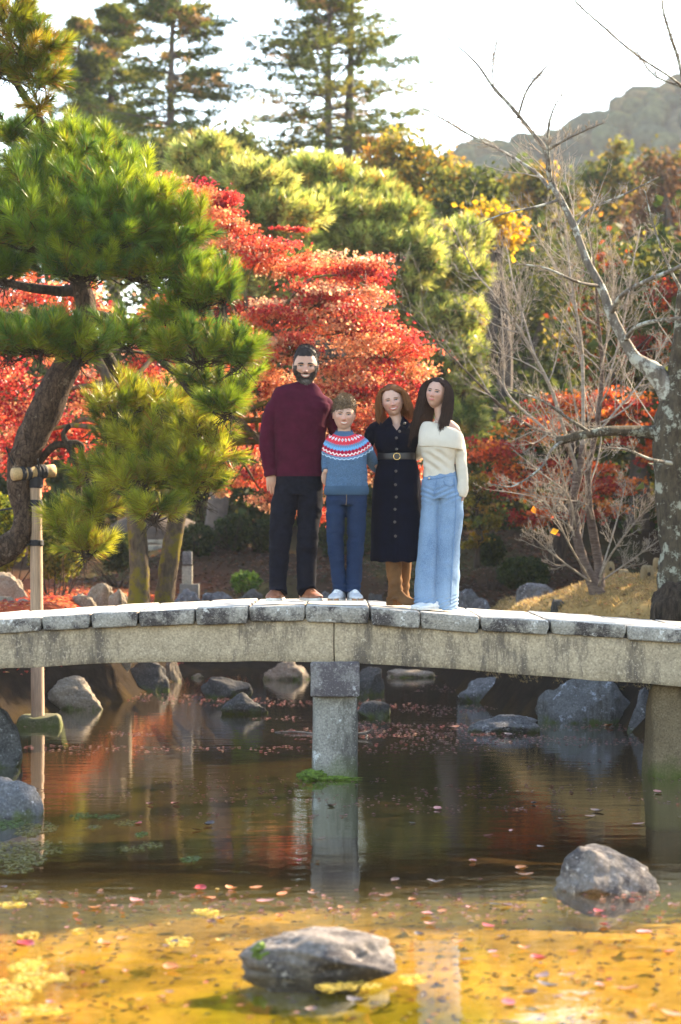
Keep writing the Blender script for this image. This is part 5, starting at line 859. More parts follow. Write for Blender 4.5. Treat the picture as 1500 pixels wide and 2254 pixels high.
# ------------------------------------------------------------------ boy
Y0 = 17.42; th = Thing('person', 'curly-haired boy in a blue patterned yoke sweater and dark blue jeans', 'person', P(762, 1329, Y0))
h = Head(758, 914, 69, Y0, yaw=.02, roll=.05, pitch=.05, jaw=.30, chin=.02, nose=.72, fem=.7, cheek=1.5)
neck = loft([(758, 938, 14, .05, .01), (758, 950, 14.5, .052, .015), (758, 962, 18, .055, .02), (758, 975, 28, .06, .02)], Y0)
rh = hand(P(718, 1036, Y0 - .03), (-.05, .1, -1), (.9, .4, 0), (.6, .6, 0), .155, .4); lh = hand(P(852, 1040, Y0 + .36), (1, .2, -.3), (0, 0, 1), (0, -1, 0), .15, .2)
coarse = [loft([(760, 962, 34, .07, .02), (762, 990, 36, .08), (762, 1050, 36, .08), (762, 1090, 36, .08)], Y0), loft([(742, 1085, 14, .05), (740, 1180, 11, .04), (747, 1300, 8, .03)], Y0), loft([(784, 1085, 14, .05), (783, 1180, 11, .04), (781, 1300, 8, .03)], Y0), loft([(726, 972, 9, .035), (720, 1010, 8, .03), (718, 1038, 6, .022, -.03)], Y0), loft([(804, 975, 9, .035), (818, 1015, 8, .03, .15), (852, 1040, 6, .022, .36)], Y0)]
body = finish_body(th, h.mesh() + [neck] + rh + lh, coarse, h, (.47, .28, .20), (.53, .19, .14))
h.features(body, th, (.10, .08, .06), plain_mat('fair_brow', (.11, .07, .04), .8), .014, (.46, .17, .14), .05, True, .008, .14, .015, .014, .088)
sw = [loft([(758, 951, 19, .062, .015), (758, 962, 30, .08, .01), (760, 975, 44, .095), (763, 995, 45, .105), (764, 1030, 44, .11), (763, 1066, 46, .11), (763, 1082, 47, .112), (763, 1087, 44, .105)], Y0, power=2.4),
      loft([(736, 966, 14, .06), (724, 982, 12.5, .058), (719, 1010, 10.5, .05, .02), (718, 1036, 8.5, .04, -.02)], Y0), loft([(786, 968, 15, .06), (803, 982, 14, .06, .02), (815, 1006, 13, .052, .14), (828, 1027, 12, .045, .27), (850, 1040, 9, .035, .35)], Y0)]
v, f, nn = remesh(sw, .0035, 5); v = folds(v, nn, .004, (10, 10, 14), 5); v = v + nn * (.003 * sstep(1030, 1060, pxy(v, Y0)[1]) * sstep(1075, 1065, pxy(v, Y0)[1]) * np.sin(pxy(v, Y0)[0] * .35))[:, None]
px_, py_ = pxy(v, Y0); dx, dy = px_ - 758, py_ - 941; kk = .70; rho = np.hypot(dx * kk, np.maximum(dy, 0) + .0)
for _ in range(3): kk = .66 + .2 * np.clip((rho - 30) / 31, 0, 1); rho = np.hypot(dx * kk, np.maximum(dy, -4))
ang = np.arctan2(dx * kk, np.maximum(dy, -4)); tri = lambda a, s_: np.abs((a / s_) % 1 - .5) * 2      # 0..1..0
base = np.array([.068, .125, .205]); c = np.tile(base, (len(v), 1)) * (1 + .18 * RNG.normal(size=(len(v), 1))).clip(.7, 1.35); RD, CR, WH, LB, MB_ = np.array([.62, .045, .07]), np.array([.33, .006, .04]), np.array([.80, .76, .74]), np.array([.13, .36, .62]), np.array([.12, .22, .36])
def setc(m, k): c[m] = k
s1, s2 = .1685, .118; t1, t2 = tri(ang, s1 / 2), tri(ang, s2)
setc((rho > 20) & (rho < 38 + 4 * t1), RD); setc((np.abs(rho - 29) < 4.2 * (1 - np.abs(tri(ang, s1) - 0) * 1.35)), WH); setc((np.abs(rho - 29) < 1.5) & (tri(ang, s1) < .2), MB_)
setc((rho > 38 + 4 * t1) & (rho < 44 + 4 * (1 - t1)), MB_); setc((rho >= 44 + 4 * (1 - t1)) & (rho < 53), LB)
dm = np.abs(rho - 56) < 5.5 * (1 - t2 * 1.05); setc((rho >= 51 + 4 * t2) & (rho < 67), RD * .95); setc((rho >= 50) & (rho < 62) & dm, CR); zz = 59.5 + 4 * (1 - t2); setc(np.abs(rho - zz) < 1.3, WH); setc((rho > 66) & (rho < 68.5 + 2 * t2), MB_); setc(np.abs(rho - (70.0 + 2.4 * t2)) < 1.1, np.array([.40, .58, .74]))
nb_ = (rho < 21); c[nb_] = base * .9
so = th.part('sweater', v, f, ATTR_CLOTH, True, np.clip(c, .005, .9)); COL = ribbed('blue_collar', (.060, .112, .18), 240, 0, .6, .004)
th.part('collar', *merge([tube([P(758 + q * math.cos(a), 953.5 + dz + 4.5 * math.sin(a), Y0 + .012 - .058 * math.sin(a)) for a in np.linspace(0, 2 * math.pi, 33)], .010, 10) for q, dz in ((17, -2.5), (18.6, 1.5), (20, 5))]), COL, under=so)
th.part('hem_band', *loft([(763, 1070, 48.0, .116), (763, 1078, 49.5, .120), (763, 1087, 48.5, .117), (763, 1090, 46, .112)], Y0, 4, 48, 2.4, False), COL, under=so)
DJ = denim('dark_denim', (.0085, .018, .043), (.015, .030, .065)); pt = [loft([(763, 1072, 43, .10), (763, 1095, 44.5, .105), (763, 1112, 44, .10)], Y0, power=2.4), loft([(742, 1100, 22.5, .10), (739, 1150, 20.5, .09), (739, 1200, 18, .08), (745, 1260, 15.5, .07), (748, 1298, 15, .068), (748, 1307, 16, .07, -.01)], Y0), loft([(785, 1100, 22.5, .10), (785, 1150, 20.5, .09), (783, 1200, 18.5, .08), (780, 1260, 17, .072), (778, 1298, 17, .07), (778, 1308, 17.5, .072, -.01)], Y0)]
v, f, nn = remesh(pt, .0055, 4); v = folds(v, nn, .005, (8, 8, 14), 12); px_, py_ = pxy(v, Y0); v = v + nn * (.004 * sstep(1265, 1300, py_) * np.sin(py_ * .6))[:, None]; jo = th.part('jeans', v, f, DJ)
ST = plain_mat('denim_stitch', (.16, .10, .05), .8)
th.part('seam', *tube([P(x_, y_, Y0 - .112) for x_, y_ in ((763, 1085), (763.5, 1100), (762, 1112))], .003, 6), ST, under=jo)
SNK = plain_mat('grey_sneaker', (.46, .46, .47), .7, .15, 40, .3, 200); GUM = plain_mat('gum_sole', (.30, .13, .05), .6, .1); shoe(th, 744, 1322, Y0 - .05, -.28, .25, .10, .095, SNK, WSOLE, plain_mat('white_lace', (.7, .7, .7), .8), sole_h=.02, toe_cap=GUM); shoe(th, 780, 1322, Y0 - .05, .20, .25, .10, .095, SNK, WSOLE, bpy.data.materials['white_lace'], sole_h=.02, toe_cap=GUM)
rg = np.random.default_rng(2); BH = lambda q: np.array([.11, .07, .04]) * (.5 + 1.0 * rg.random((len(q), 1))) + np.array([.10, .065, .035]) * (sstep(.35, .6, q[:, 2]) * rg.random(len(q)))[:, None]
def m_hb(p): x, y, z = p.T; line = np.where(y > .02, .19 + .10 * np.sin(x * 9) * .3 - .35 * np.clip(np.abs(x) - .2, 0, 1) - .5 * np.clip(.2 - y, 0, 1), np.where(y > -.1, .06, .06 - 1.3 * np.clip(-.1 - y, 0, .25))); return z - line
v, f, c, q = h.shell(m_hb, lambda p: .05 + .075 * sstep(.1, .45, p[:, 2]), BH, .5, 9, 4); ho = th.part('hair', v, f, HAIRM, True, c)
i = rg.integers(len(q), size=2600); d = norm(q[i] * np.array([1, .5, .8]) + np.array([.1, .3, .1]) + rg.normal(0, .45, (2600, 3))); v, f, c = strands(h, q[i] * .97, d, rg.uniform(.07, .15, 2600), 1, .014, BH(q[i]), .9, .06, 5, rg); th.part('hair_strands', v, f, HAIRM, False, c, under=ho, kind='stuff')
# ------------------------------------------------------------------ woman in the navy dress
Y0 = 17.63; th = Thing('person', 'auburn-haired woman in a belted navy button-through dress and brown boots', 'person', P(874, 1336, Y0))
h = Head(864.5, 884, 68, Y0, yaw=-.04, roll=-.17, pitch=.0, jaw=.36, chin=.025, nose=.8, fem=1, cheek=1.3)
neck = loft([(868, 906, 13, .048, .012), (871, 920, 13, .05, .018), (873, 935, 17, .055, .02), (872, 952, 36, .06, .01), (872, 975, 38, .07, 0)], Y0)
coarse = [loft([(872, 940, 40, .06, .02), (872, 965, 38, .085), (873, 1004, 33, .075), (873, 1060, 42, .09), (873, 1110, 42, .09)], Y0), loft([(866, 1100, 19, .07), (867, 1200, 14, .055), (870, 1300, 9, .04)], Y0), loft([(884, 1100, 19, .07, .1), (891, 1200, 10, .04, .16), (889, 1300, 7, .03, .17)], Y0)]
body = finish_body(th, h.mesh() + [neck] + hand(P(772, 1005, Y0 + .10), (-1, 0, -.2), (0, 0, 1), (0, -1, 0), .16, .2) + hand(P(965, 1010, Y0 + .06), (1, 0, -.2), (0, 0, 1), (0, -1, 0), .16, .2), coarse, h, (.50, .30, .22), (.53, .20, .15))
h.features(body, th, (.12, .10, .08), plain_mat('auburn_brow', (.16, .085, .05), .8), .013, (.46, .11, .10), .05, True, .009, .145, .018, .016, .088)
NV = ribbed('navy_corduroy', (.0040, .0050, .0135), 190, 0, .55, .004, .3); NVS = ribbed('navy_corduroy_skirt', (.0042, .0055, .0145), 190, 0, .55, .004, .3)
bd = [loft([(872, 934, 32, .055, .015), (872, 943, 48, .075, .01), (872, 960, 47, .105, -.005), (872, 975, 46, .11, -.01), (873, 990, 42.5, .095), (874, 1004, 40.5, .085), (874, 1012, 41.5, .088)], Y0, power=2.4),
      loft([(838, 940, 15, .06, .01), (822, 950, 15, .062, .04), (811, 975, 13, .055, .06), (800, 996, 11, .045, .08), (775, 1005, 9, .035, .10)], Y0), loft([(905, 940, 15, .06, .01), (919, 949, 14.5, .062, .03), (927, 972, 12, .05, .05), (936, 1000, 11, .045, .06), (962, 1010, 9, .035, .06)], Y0)]
v, f, nn = remesh(bd, .005, 5); v = folds(v, nn, .005, (10, 10, 12), 21); px_, py_ = pxy(v, Y0)
v[:, 1] += np.where(v[:, 1] < Y0 - .02, .11 * sstep(-1.5, 4.5, (950 - py_) * .62 - np.abs(px_ - 873.5)), 0)      # open neck
bo = th.part('bodice', v, f, NV)
sk = [loft([(874, 1004, 40, .085), (874, 1025, 45.5, .10), (874, 1060, 52, .12), (874, 1110, 56, .128), (874, 1180, 56.5, .13), (873.5, 1236, 57, .132)], Y0, 6, power=2.5)]
v, f, nn = remesh(sk, .006, 4); px_, py_ = pxy(v, Y0); v = v + nn * (.004 * sstep(1040, 1230, py_) * np.sin(px_ * .21 + 1.0) + .004 * fbm(v * np.array([14, 14, 5]), 3))[:, None]; so = th.part('skirt', v, f, NVS)
th.part('button_placket', *loft([(872.5, 1016, 5.5, .004, -.100), (871.5, 1060, 5.5, .004, -.128), (871, 1110, 5.5, .004, -.137), (871, 1180, 5.5, .004, -.139), (871, 1234, 5.5, .004, -.140)], Y0, 5, 12), NVS, under=so)
for sg in (-1, 1):      # collar wings
    o = [(873 + sg * 14, 915, .0), (873 + sg * 27, 926, -.045), (873 + sg * 24.5, 941, -.085), (873 + sg * 11, 931, -.10), (873 + sg * 5, 940, -.105)]
    tp = np.array([P(a, b_, Y0 + d_ - .012) for a, b_, d_ in ((873 + sg * 13, 914, .02), (873 + sg * 30, 931, -.055), (873 + sg * 22, 947, -.098), (873 + sg * 8, 933, -.075))]); bk = tp + np.array([0, .008, -.004]); th.part('collar', np.concatenate([tp, bk]), [(0, 1, 2, 3), (7, 6, 5, 4), (0, 4, 5, 1), (1, 5, 6, 2), (2, 6, 7, 3), (3, 7, 4, 0)], NV, False, under=bo)
BT = plain_mat('horn_button', (.10, .085, .07), .35, .3, 80)
for (x_, y_, d_) in ((891, 932, -.085), (880, 949.5, -.112), (873, 964, -.124), (873.5, 988, -.108), (872, 1037, -.126), (871, 1067, -.140), (872.5, 1094, -.146), (870, 1121, -.148), (869.5, 1149, -.149), (871, 1180, -.150)):
    c0 = P(x_, y_, Y0 + d_); th.part('button', *tube([c0 + np.array([0, .003, 0]), c0 + np.array([0, -.002, 0]), c0 + np.array([0, -.005, 0])], [.0095, .0105, .008], 14), BT, under=bo if y_ < 1000 else so)
BLT = plain_mat('belt_leather', (.012, .009, .010), .45, .2, 40); be = th.part('belt', *loft([(874, 997, 41.2, .089), (874, 999, 42.6, .093), (874, 1010, 42.8, .093), (874, 1012, 41.4, .09)], Y0, 4, 44, 2.4, False), BLT)
cb_ = P(874, 1004.5, Y0 - .100); th.part('buckle', *tube([cb_ + np.array([.024 * math.cos(a), 0, .024 * math.sin(a)]) for a in np.linspace(0, 2 * math.pi, 33)], .0036, 8), plain_mat('gold_buckle', (.75, .50, .20), .25, .05, 20, metallic=1), under=be)
SUE = plain_mat('brown_suede', (.15, .075, .033), .95, .22, 9, .3, 260, None, .1)
for (rows, px, yaw, dY, nm) in (([(867, 1215, 18, .068), (867, 1250, 17.5, .066), (871, 1285, 15.2, .056), (873, 1308, 14.5, .054), (874, 1322, 14, .06, -.01)], 879, 1.05, -.03, 0), ([(892, 1215, 15, .06, .16), (892, 1250, 14, .058, .16), (890, 1285, 12, .05, .17), (889, 1318, 12, .05, .17)], 888, .6, .17, 1)):
    v, f, nn = remesh([loft(rows, Y0)], .005, 3); v = v + nn * (.004 * np.sin(pxy(v, Y0)[1] * .33 + v[:, 0] * 30) * sstep(1245, 1300, pxy(v, Y0)[1]))[:, None]; bt = th.part('boot', v, f, SUE)
    c1 = P(px, 1333, Y0 + dY); d_ = np.array([math.sin(yaw), -math.cos(yaw), 0]); s_ = np.array([math.cos(yaw), math.sin(yaw), 0]); L_ = .225; tt = np.linspace(0, 1, 16); ww = .04 * np.interp(tt, [0, .1, .4, .7, .9, 1], [.7, .85, .8, 1, .7, .2]); hh = np.interp(tt, [0, .15, .4, .7, .9, 1], [.13, .135, .11, .06, .045, .015]); z0 = .045 * sstep(.62, .2, tt); V = []
    for q in range(16): V += [c1 + d_ * (tt[q] - .36) * L_ + s_ * ww[q] * math.cos(a) + np.array([0, 0, z0[q] + max(0, math.sin(a)) * (hh[q] - z0[q] * .5) + min(0, math.sin(a)) * .004 + .006]) for a in np.linspace(0, 2 * math.pi, 16, endpoint=False)]
    th.part('boot_foot', np.array(V), [(i * 16 + j, i * 16 + (j + 1) % 16, (i + 1) * 16 + (j + 1) % 16, (i + 1) * 16 + j) for i in range(15) for j in range(16)] + [tuple(range(15, -1, -1)), tuple(range(240, 256))], SUE, under=bt)
    v, f = rounded_box((.026, .028, .03), .005, 3); hp = c1 - d_ * .30 * L_; th.part('heel', v @ np.array([s_, -d_, [0, 0, 1]]) + hp + np.array([0, 0, .03]), f, SUE, under=bt)
rg = np.random.default_rng(3); AUB = lambda K, r: np.array([.145, .055, .022]) * r.uniform(.55, 1.5, (K, 1)) + np.array([.05, .03, .01]) * r.random((K, 1))
AC = lambda q: np.tile([.11, .042, .017], (len(q), 1))
def m_hm(p): x, y, z = p.T; line = np.where(y > .10, .345 - .75 * np.clip(np.abs(x + .06) - .10, 0, 1), np.where(y > -.05, .10 - 1.2 * np.clip(.1 - y, 0, .2), -.2)); return z - line
v, f, c, q = h.shell(m_hm, lambda p: .045 + .035 * sstep(.1, .5, p[:, 2]), AC, .12, 6); ho = th.part('hair', v, f, HAIRM, True, c)
cl = [(np.array([0, -.03, 0.]), np.array([.365, .45, .545])), (np.array([0, -.05, -.95]), np.array([.55, .33, .36]))]
v, f, c = long_hair(h, 6500, .90, -.10, AUB, cl, rg, .9, (.22, .05, 0), width=.013); th.part('hair_strands', v, f, HAIRM, False, c, under=ho, kind='stuff')
# ------------------------------------------------------------------ young woman in the cream sweater
Y0 = 17.5; th = Thing('person', 'young woman with long dark hair in a cream off-shoulder sweater and wide pale jeans', 'person', P(965, 1344, Y0))
h = Head(961.5, 866.5, 65, Y0, yaw=-.38, roll=.20, pitch=-.02, jaw=.38, chin=.022, nose=.75, fem=1, cheek=1.1)
neck = loft([(966, 888, 11.5, .045, .02), (968, 905, 11, .044, .02), (970, 922, 13, .046, .02), (972, 934, 30, .052, .01), (973, 948, 42, .06, 0), (972, 965, 40, .07, 0)], Y0)
lh = hand(P(1014, 1080, Y0 - .035), (-.05, -.1, -1), (.8, -.6, 0), (-.6, .2, 0), .16, .5, fist=True, thumb_side=-1); rh = hand(P(888, 1012, Y0 + .30), (-1, 0, -.1), (0, 0, 1), (0, -1, 0), .15, .2)
coarse = [loft([(971, 942, 40, .055), (970, 970, 36, .08), (966, 1030, 28, .07), (968, 1085, 36, .09)], Y0), loft([(948, 1080, 17, .06), (945, 1200, 13, .05), (940, 1310, 9, .04)], Y0), loft([(986, 1080, 18, .065), (985, 1200, 14, .05), (978, 1315, 9, .04)], Y0), loft([(1006, 950, 11, .04), (1014, 1020, 8, .032), (1014, 1080, 6, .022, -.035)], Y0)]
body = finish_body(th, h.mesh() + [neck] + lh + rh, coarse, h, (.47, .275, .20), (.50, .19, .14))
h.features(body, th, (.07, .05, .04), plain_mat('dark_brow_fine', (.035, .02, .015), .8), .014, (.46, .12, .11), .014, False, .012, .10, .024, .021, .09)
CW = ribbed('cream_rib_knit', (.70, .63, .52), 62, 0, .6, .005, .05)
sw = [loft([(969, 958, 43, .085, .0), (967, 980, 42, .11, -.01), (966, 1005, 36, .10), (966, 1030, 34, .092), (967, 1044, 36, .095), (967, 1049, 35, .09)], Y0, power=2.4), loft([(1004, 955, 13, .055), (1012, 985, 13, .055), (1016, 1020, 12, .05, -.01), (1019, 1055, 11.5, .045, -.03), (1017, 1078, 13.5, .048, -.035), (1014, 1092, 11, .04, -.035)], Y0), loft([(942, 958, 13, .055, .03), (931, 985, 12, .05, .10), (918, 1003, 10, .045, .26), (890, 1012, 8, .035, .30)], Y0)]
v, f, nn = remesh(sw, .005, 4); px_, py_ = pxy(v, Y0); v = folds(v, nn, .004, (9, 9, 12), 31); v = v + nn * (.006 * np.exp(-((px_ - 960) / 30) ** 2) * np.sin(py_ * .30 - px_ * .22) * sstep(985, 1000, py_) * sstep(1046, 1030, py_))[:, None]
v[:, 2] -= np.where((py_ > 1030) & (px_ < 1000), (1004 - px_) * .16 * Y0 / F * sstep(1030, 1047, py_), 0); so = th.part('sweater', v, f, CW)
bd = [loft([(974, 937, 41, .072, .005), (973, 943, 46.5, .088, .0), (972, 955, 49.5, .105, -.005), (971, 970, 50, .117, -.01), (970, 979, 49.5, .12, -.01), (970, 982, 48, .116, -.01)], Y0, 5, 44, 2.5)]
v, f, nn = remesh(bd, .0045, 3); px_, py_ = pxy(v, Y0); v[:, 2] -= (px_ - 930) * .10 * Y0 / F; v = v + nn * (.003 * fbm(v * 12, 3))[:, None]; th.part('fold_over_collar', v, f, CW, under=so)
for x_ in (972, 975): th.part('halter_strap', *tube([P(x_ + (918 - y_) * .05, y_, Y0 - .040 - .022 * (y_ - 905) / 30) for y_ in (903, 912, 922, 932, 940)], .0022, 6), plain_mat('white_strap', (.7, .68, .65), .6), under=so)
nk = th.part('necklace', *tube([P(968 + 12 * math.cos(a), 912 + 18 * math.sin(a), Y0 - .022 - .038 * math.sin(a)) for a in np.linspace(.1, math.pi - .1, 22)], .0012, 5), plain_mat('fine_chain', (.7, .6, .45), .3, .05, 20, metallic=1)); th.part('pendant', *ball(P(957, 929, Y0 - .072), (.006, .003, .006)), bpy.data.materials['fine_chain'], under=nk)
LJ = denim('pale_denim', (.105, .17, .27), (.19, .28, .395)); pt = [loft([(967, 1042, 35.5, .092), (968, 1060, 40, .105), (970, 1080, 43, .11), (971, 1098, 43, .11)], Y0, power=2.4), loft([(950, 1080, 22, .10), (948, 1130, 22, .10), (944, 1200, 22.5, .105, -.01), (940, 1270, 25, .115, -.02), (939, 1330, 25.5, .125, -.03)], Y0), loft([(990, 1080, 26, .105), (992, 1120, 29, .11), (986, 1190, 28, .115), (982, 1270, 30, .125), (977, 1341, 31, .135)], Y0)]
v, f, nn = remesh(pt, .0055, 4); px_, py_ = pxy(v, Y0); v = v + nn * (.006 * np.sin(px_ * .19 + py_ * .012) * sstep(1120, 1300, py_) + .004 * fbm(v * np.array([9, 9, 16]), 3) + .004 * np.sin(py_ * .8 + px_ * .3) * sstep(1300, 1325, py_) + .004 * np.exp(-((py_ - 1088) / 16) ** 2) * np.sin(py_ * .55 + np.abs(px_ - 955) * .25))[:, None]
v[:, 2] += np.where(py_ < 1060, (px_ - 967) * .14 * Y0 / F * sstep(1060, 1045, py_), 0); jo = th.part('jeans', v, f, LJ); DST = plain_mat('denim_seam', (.10, .19, .34), .8)
def surf_line(v, pts, Yc, off):       # a line laid on the front of a garment
    out = []
    px_, py_ = pxy(v, Yc)
    for a, b_ in pts:
        k = np.hypot(px_ - a, py_ - b_) < 4; out.append(P(a, b_, (v[k, 1].min() if k.any() else Yc - .1) - off))
    return np.array(out)
for L_ in ([(1000, 1052), (1002, 1075), (1004, 1110), (1001, 1170), (996, 1240), (992, 1330)], [(962, 1050), (960, 1066), (957, 1082), (955, 1094)], [(977, 1058), (981, 1066), (990, 1070), (1001, 1066)], [(940, 1056), (966, 1052), (985, 1048), (1002, 1046)]): th.part('seam', *tube(spline(surf_line(v, L_, Y0, .001), 5), .0024, 6), DST, under=jo)
c0 = surf_line(v, [(945, 1053)], Y0, .001)[0]; th.part('button', *tube([c0, c0 + np.array([0, -.005, 0])], [.009, .007], 12), plain_mat('metal_button', (.6, .5, .38), .35, .1, 20, metallic=1), under=jo)
WF = plain_mat('white_canvas', (.62, .62, .62), .7, .08); shoe(th, 936, 1340, Y0 - .10, -.75, .24, .09, .07, WF, WSOLE, None, sole_h=.018); shoe(th, 950, 1342, Y0 - .12, -.85, .24, .09, .07, WF, WSOLE, None, sole_h=.018)
rg = np.random.default_rng(4); DBR = lambda K, r: np.array([.024, .013, .010]) * r.uniform(.5, 1.7, (K, 1)) + np.array([.02, .010, .006]) * r.random((K, 1))
def m_hd(p): x, y, z = p.T; line = np.where(y > .12, .355 - .75 * np.clip(np.abs(x) - .10, 0, 1), np.where(y > -.05, .10 - 1.2 * np.clip(.12 - y, 0, .25), -.25)); return z - line
v, f, c, q = h.shell(m_hd, lambda p: .03 + .03 * sstep(.1, .5, p[:, 2]), lambda q: np.tile([.020, .011, .009], (len(q), 1)), .08, 6); ho = th.part('hair', v, f, HAIRM, True, c)
cl = [(np.array([0, -.03, 0.]), np.array([.355, .44, .53])), (np.array([0, .0, -1.05]), np.array([.50, .27, .42])), (np.array([.1, .02, -1.6]), np.array([.52, .36, .6]))]
v, f, c = long_hair(h, 7000, 2.1, .0, DBR, cl, rg, .6, (.10, .12, 0), width=.013); th.part('hair_strands', v, f, HAIRM, False, c, under=ho, kind='stuff')
# ================================================================== things afloat
rg = np.random.default_rng(77)
def leaf_mesh(L, W, curl, seed):                     # a curled single leaf: 6 x 3 grid
    r = np.random.default_rng(seed); t = np.linspace(0, 1, 7); w = W / 2 * np.sin(np.pi * t ** .8) ** .8 * (1 + .12 * r.normal(size=7)); V = []
    for i in range(7):
        for s in (-1, 0, 1): V.append(((t[i] - .5) * L, s * w[i], curl * ((t[i] - .5) ** 2 * 1.2 + .35 * s * s * (w[i] / W) ** 1) * L * .6 + .004 * r.random()))
    Fq = [(i * 3 + j, i * 3 + j + 1, i * 3 + j + 4, i * 3 + j + 3) for i in range(6) for j in range(2)]; return np.array(V), Fq
LC = {'red': (.42, .035, .03), 'orange': (.50, .17, .04), 'brown': (.16, .07, .035), 'yellow': (.58, .38, .08), 'pink': (.50, .20, .17), 'dark': (.045, .03, .028)}
def lmat(n, c):
    m, nt, b = new_mat('floating_leaf_' + n); x = mixc(nt, ramp(nt, tex_noise(nt, 45, 4), [(.35, 0), (.65, 1)]), c, tuple(q * .55 for q in c)); nt.links.new(x, b.inputs['Base Color']); b.inputs['Roughness'].default_value = .35; return m
LM_ = {k: lmat(k, v) for k, v in LC.items()}; LMESH = {(k, i): make_mesh('floating_leaf', *leaf_mesh(1, .5 + .12 * i, .5 + .35 * i, i), LM_[k]) for k in LC for i in range(3)}
def float_leaf(px, py, size_px, kind, rot=None):
    c = PZ(px, py, 0.0); s = 1.3 * size_px * c[1] / F; o = link('floating_leaf', LMESH[(kind, rg.integers(3))], None, (c[0], c[1], .004 - .02 * s)); o.scale = (s, s, s); o.rotation_euler = (rg.uniform(-.12, .12), rg.uniform(-.12, .12), rg.uniform(0, 6.28) if rot is None else rot)
    tag(o, {'red': 'crimson fallen leaf floating on the pond water', 'orange': 'orange fallen leaf floating on the pond water', 'brown': 'brown curled leaf floating on the pond water', 'yellow': 'pale yellow leaf floating on the pond water', 'pink': 'dull pink fallen leaf floating on the pond water', 'dark': 'blackened wet leaf floating on the pond water'}[kind], 'leaf', kind + ' floating leaves')
for a in ((1075, 2040, 34, 'red'), (1187, 2115, 40, 'red'), (1120, 2210, 46, 'red'), (1480, 2235, 52, 'orange'), (50, 2085, 50, 'red'), (232, 2082, 36, 'orange'), (1195, 2150, 46, 'brown'), (1205, 2172, 44, 'dark'), (1250, 2150, 36, 'orange'), (1285, 2192, 40, 'orange'), (1165, 2192, 40, 'brown'), (1470, 2097, 40, 'red'), (1420, 2055, 52, 'pink'), (1262, 2096, 22, 'red'), (1380, 2180, 44, 'orange'), (1320, 2172, 30, 'pink'),
          (1025, 2115, 40, 'brown'), (1085, 2098, 32, 'pink'), (1010, 2075, 24, 'orange'), (385, 2075, 26, 'dark'), (230, 2167, 22, 'dark'), (380, 2135, 40, 'orange'), (790, 2210, 50, 'dark'), (1405, 1815, 24, 'pink'), (1315, 1787, 28, 'brown'), (965, 1782, 22, 'pink'), (732, 1775, 22, 'brown'), (725, 1772, 16, 'dark'), (908, 1813, 16, 'dark'), (1075, 1840, 20, 'red'), (1190, 1865, 22, 'brown'), (435, 1828, 24, 'brown'), (460, 1817, 26, 'dark'), (655, 1898, 20, 'red'),
          (300, 1985, 30, 'pink'), (440, 1960, 30, 'red'), (460, 1980, 32, 'orange'), (210, 2000, 26, 'orange'), (585, 1985, 34, 'pink'), (620, 1970, 30, 'orange'), (850, 1975, 26, 'orange'), (940, 2015, 34, 'pink'), (1115, 1995, 28, 'brown'), (1150, 1915, 30, 'orange'), (1158, 1928, 30, 'orange'), (960, 1945, 32, 'brown'), (870, 1940, 24, 'brown'), (420, 1750, 16, 'dark'), (330, 1772, 16, 'pink'), (150, 1640, 14, 'orange'), (1000, 1602, 22, 'orange'), (1122, 1619, 24, 'brown'), (1340, 1600, 22, 'orange')):
    float_leaf(*a)
for _ in range(95):
    py = rg.choice([rg.uniform(1950, 2045), rg.uniform(2040, 2250), rg.uniform(1740, 1900)], p=[.5, .32, .18]); px = rg.uniform(0, 1500) if py > 1930 else rg.uniform(250, 1500)
    if 520 < px < 880 and 2020 < py < 2180: continue
    if 1200 < px < 1470 and 1840 < py < 1985: continue
    float_leaf(px, py, rg.uniform(9, 26), rg.choice(list(LC), p=[.14, .22, .26, .10, .16, .12]))
# mats of pale algae
ALG = (.15, .14, .035); ALY = (.50, .40, .10); ALG2 = (.08, .13, .03)
def mat_patch(px, py, wpx, hpx, m, label, seed):
    c = PZ(px, py); q = PZ(px, py - hpx / 2); e = PZ(px, py + hpx / 2); hw = wpx / 2 * c[1] / F; hd = (q[1] - e[1]) / 2; K = int(60 + hw * hd * 9000)
    b = rg.uniform(-1.25, 1.25, (K, 2)); ok = (b ** 2).sum(1) < 1 + .8 * fbm(np.stack([b[:, 0] * 1.7 + seed, b[:, 1] * 1.7, 0 * b[:, 0]], -1), 4, seed % 9); b = b[ok]; pos = np.stack([c[0] + b[:, 0] * hw, c[1] + b[:, 1] * hd, np.full(len(b), .004)], -1)
    v, f, cc = leaves(pos, .026, np.array(m) * rg.uniform(.55, 1.35, (len(b), 1)), .96, rg, 1.0); v[:, 2] = np.clip(v[:, 2], .002, .012); single('algae_mat', v, f, LEAF, kind='stuff', smooth=False, colors=cc)
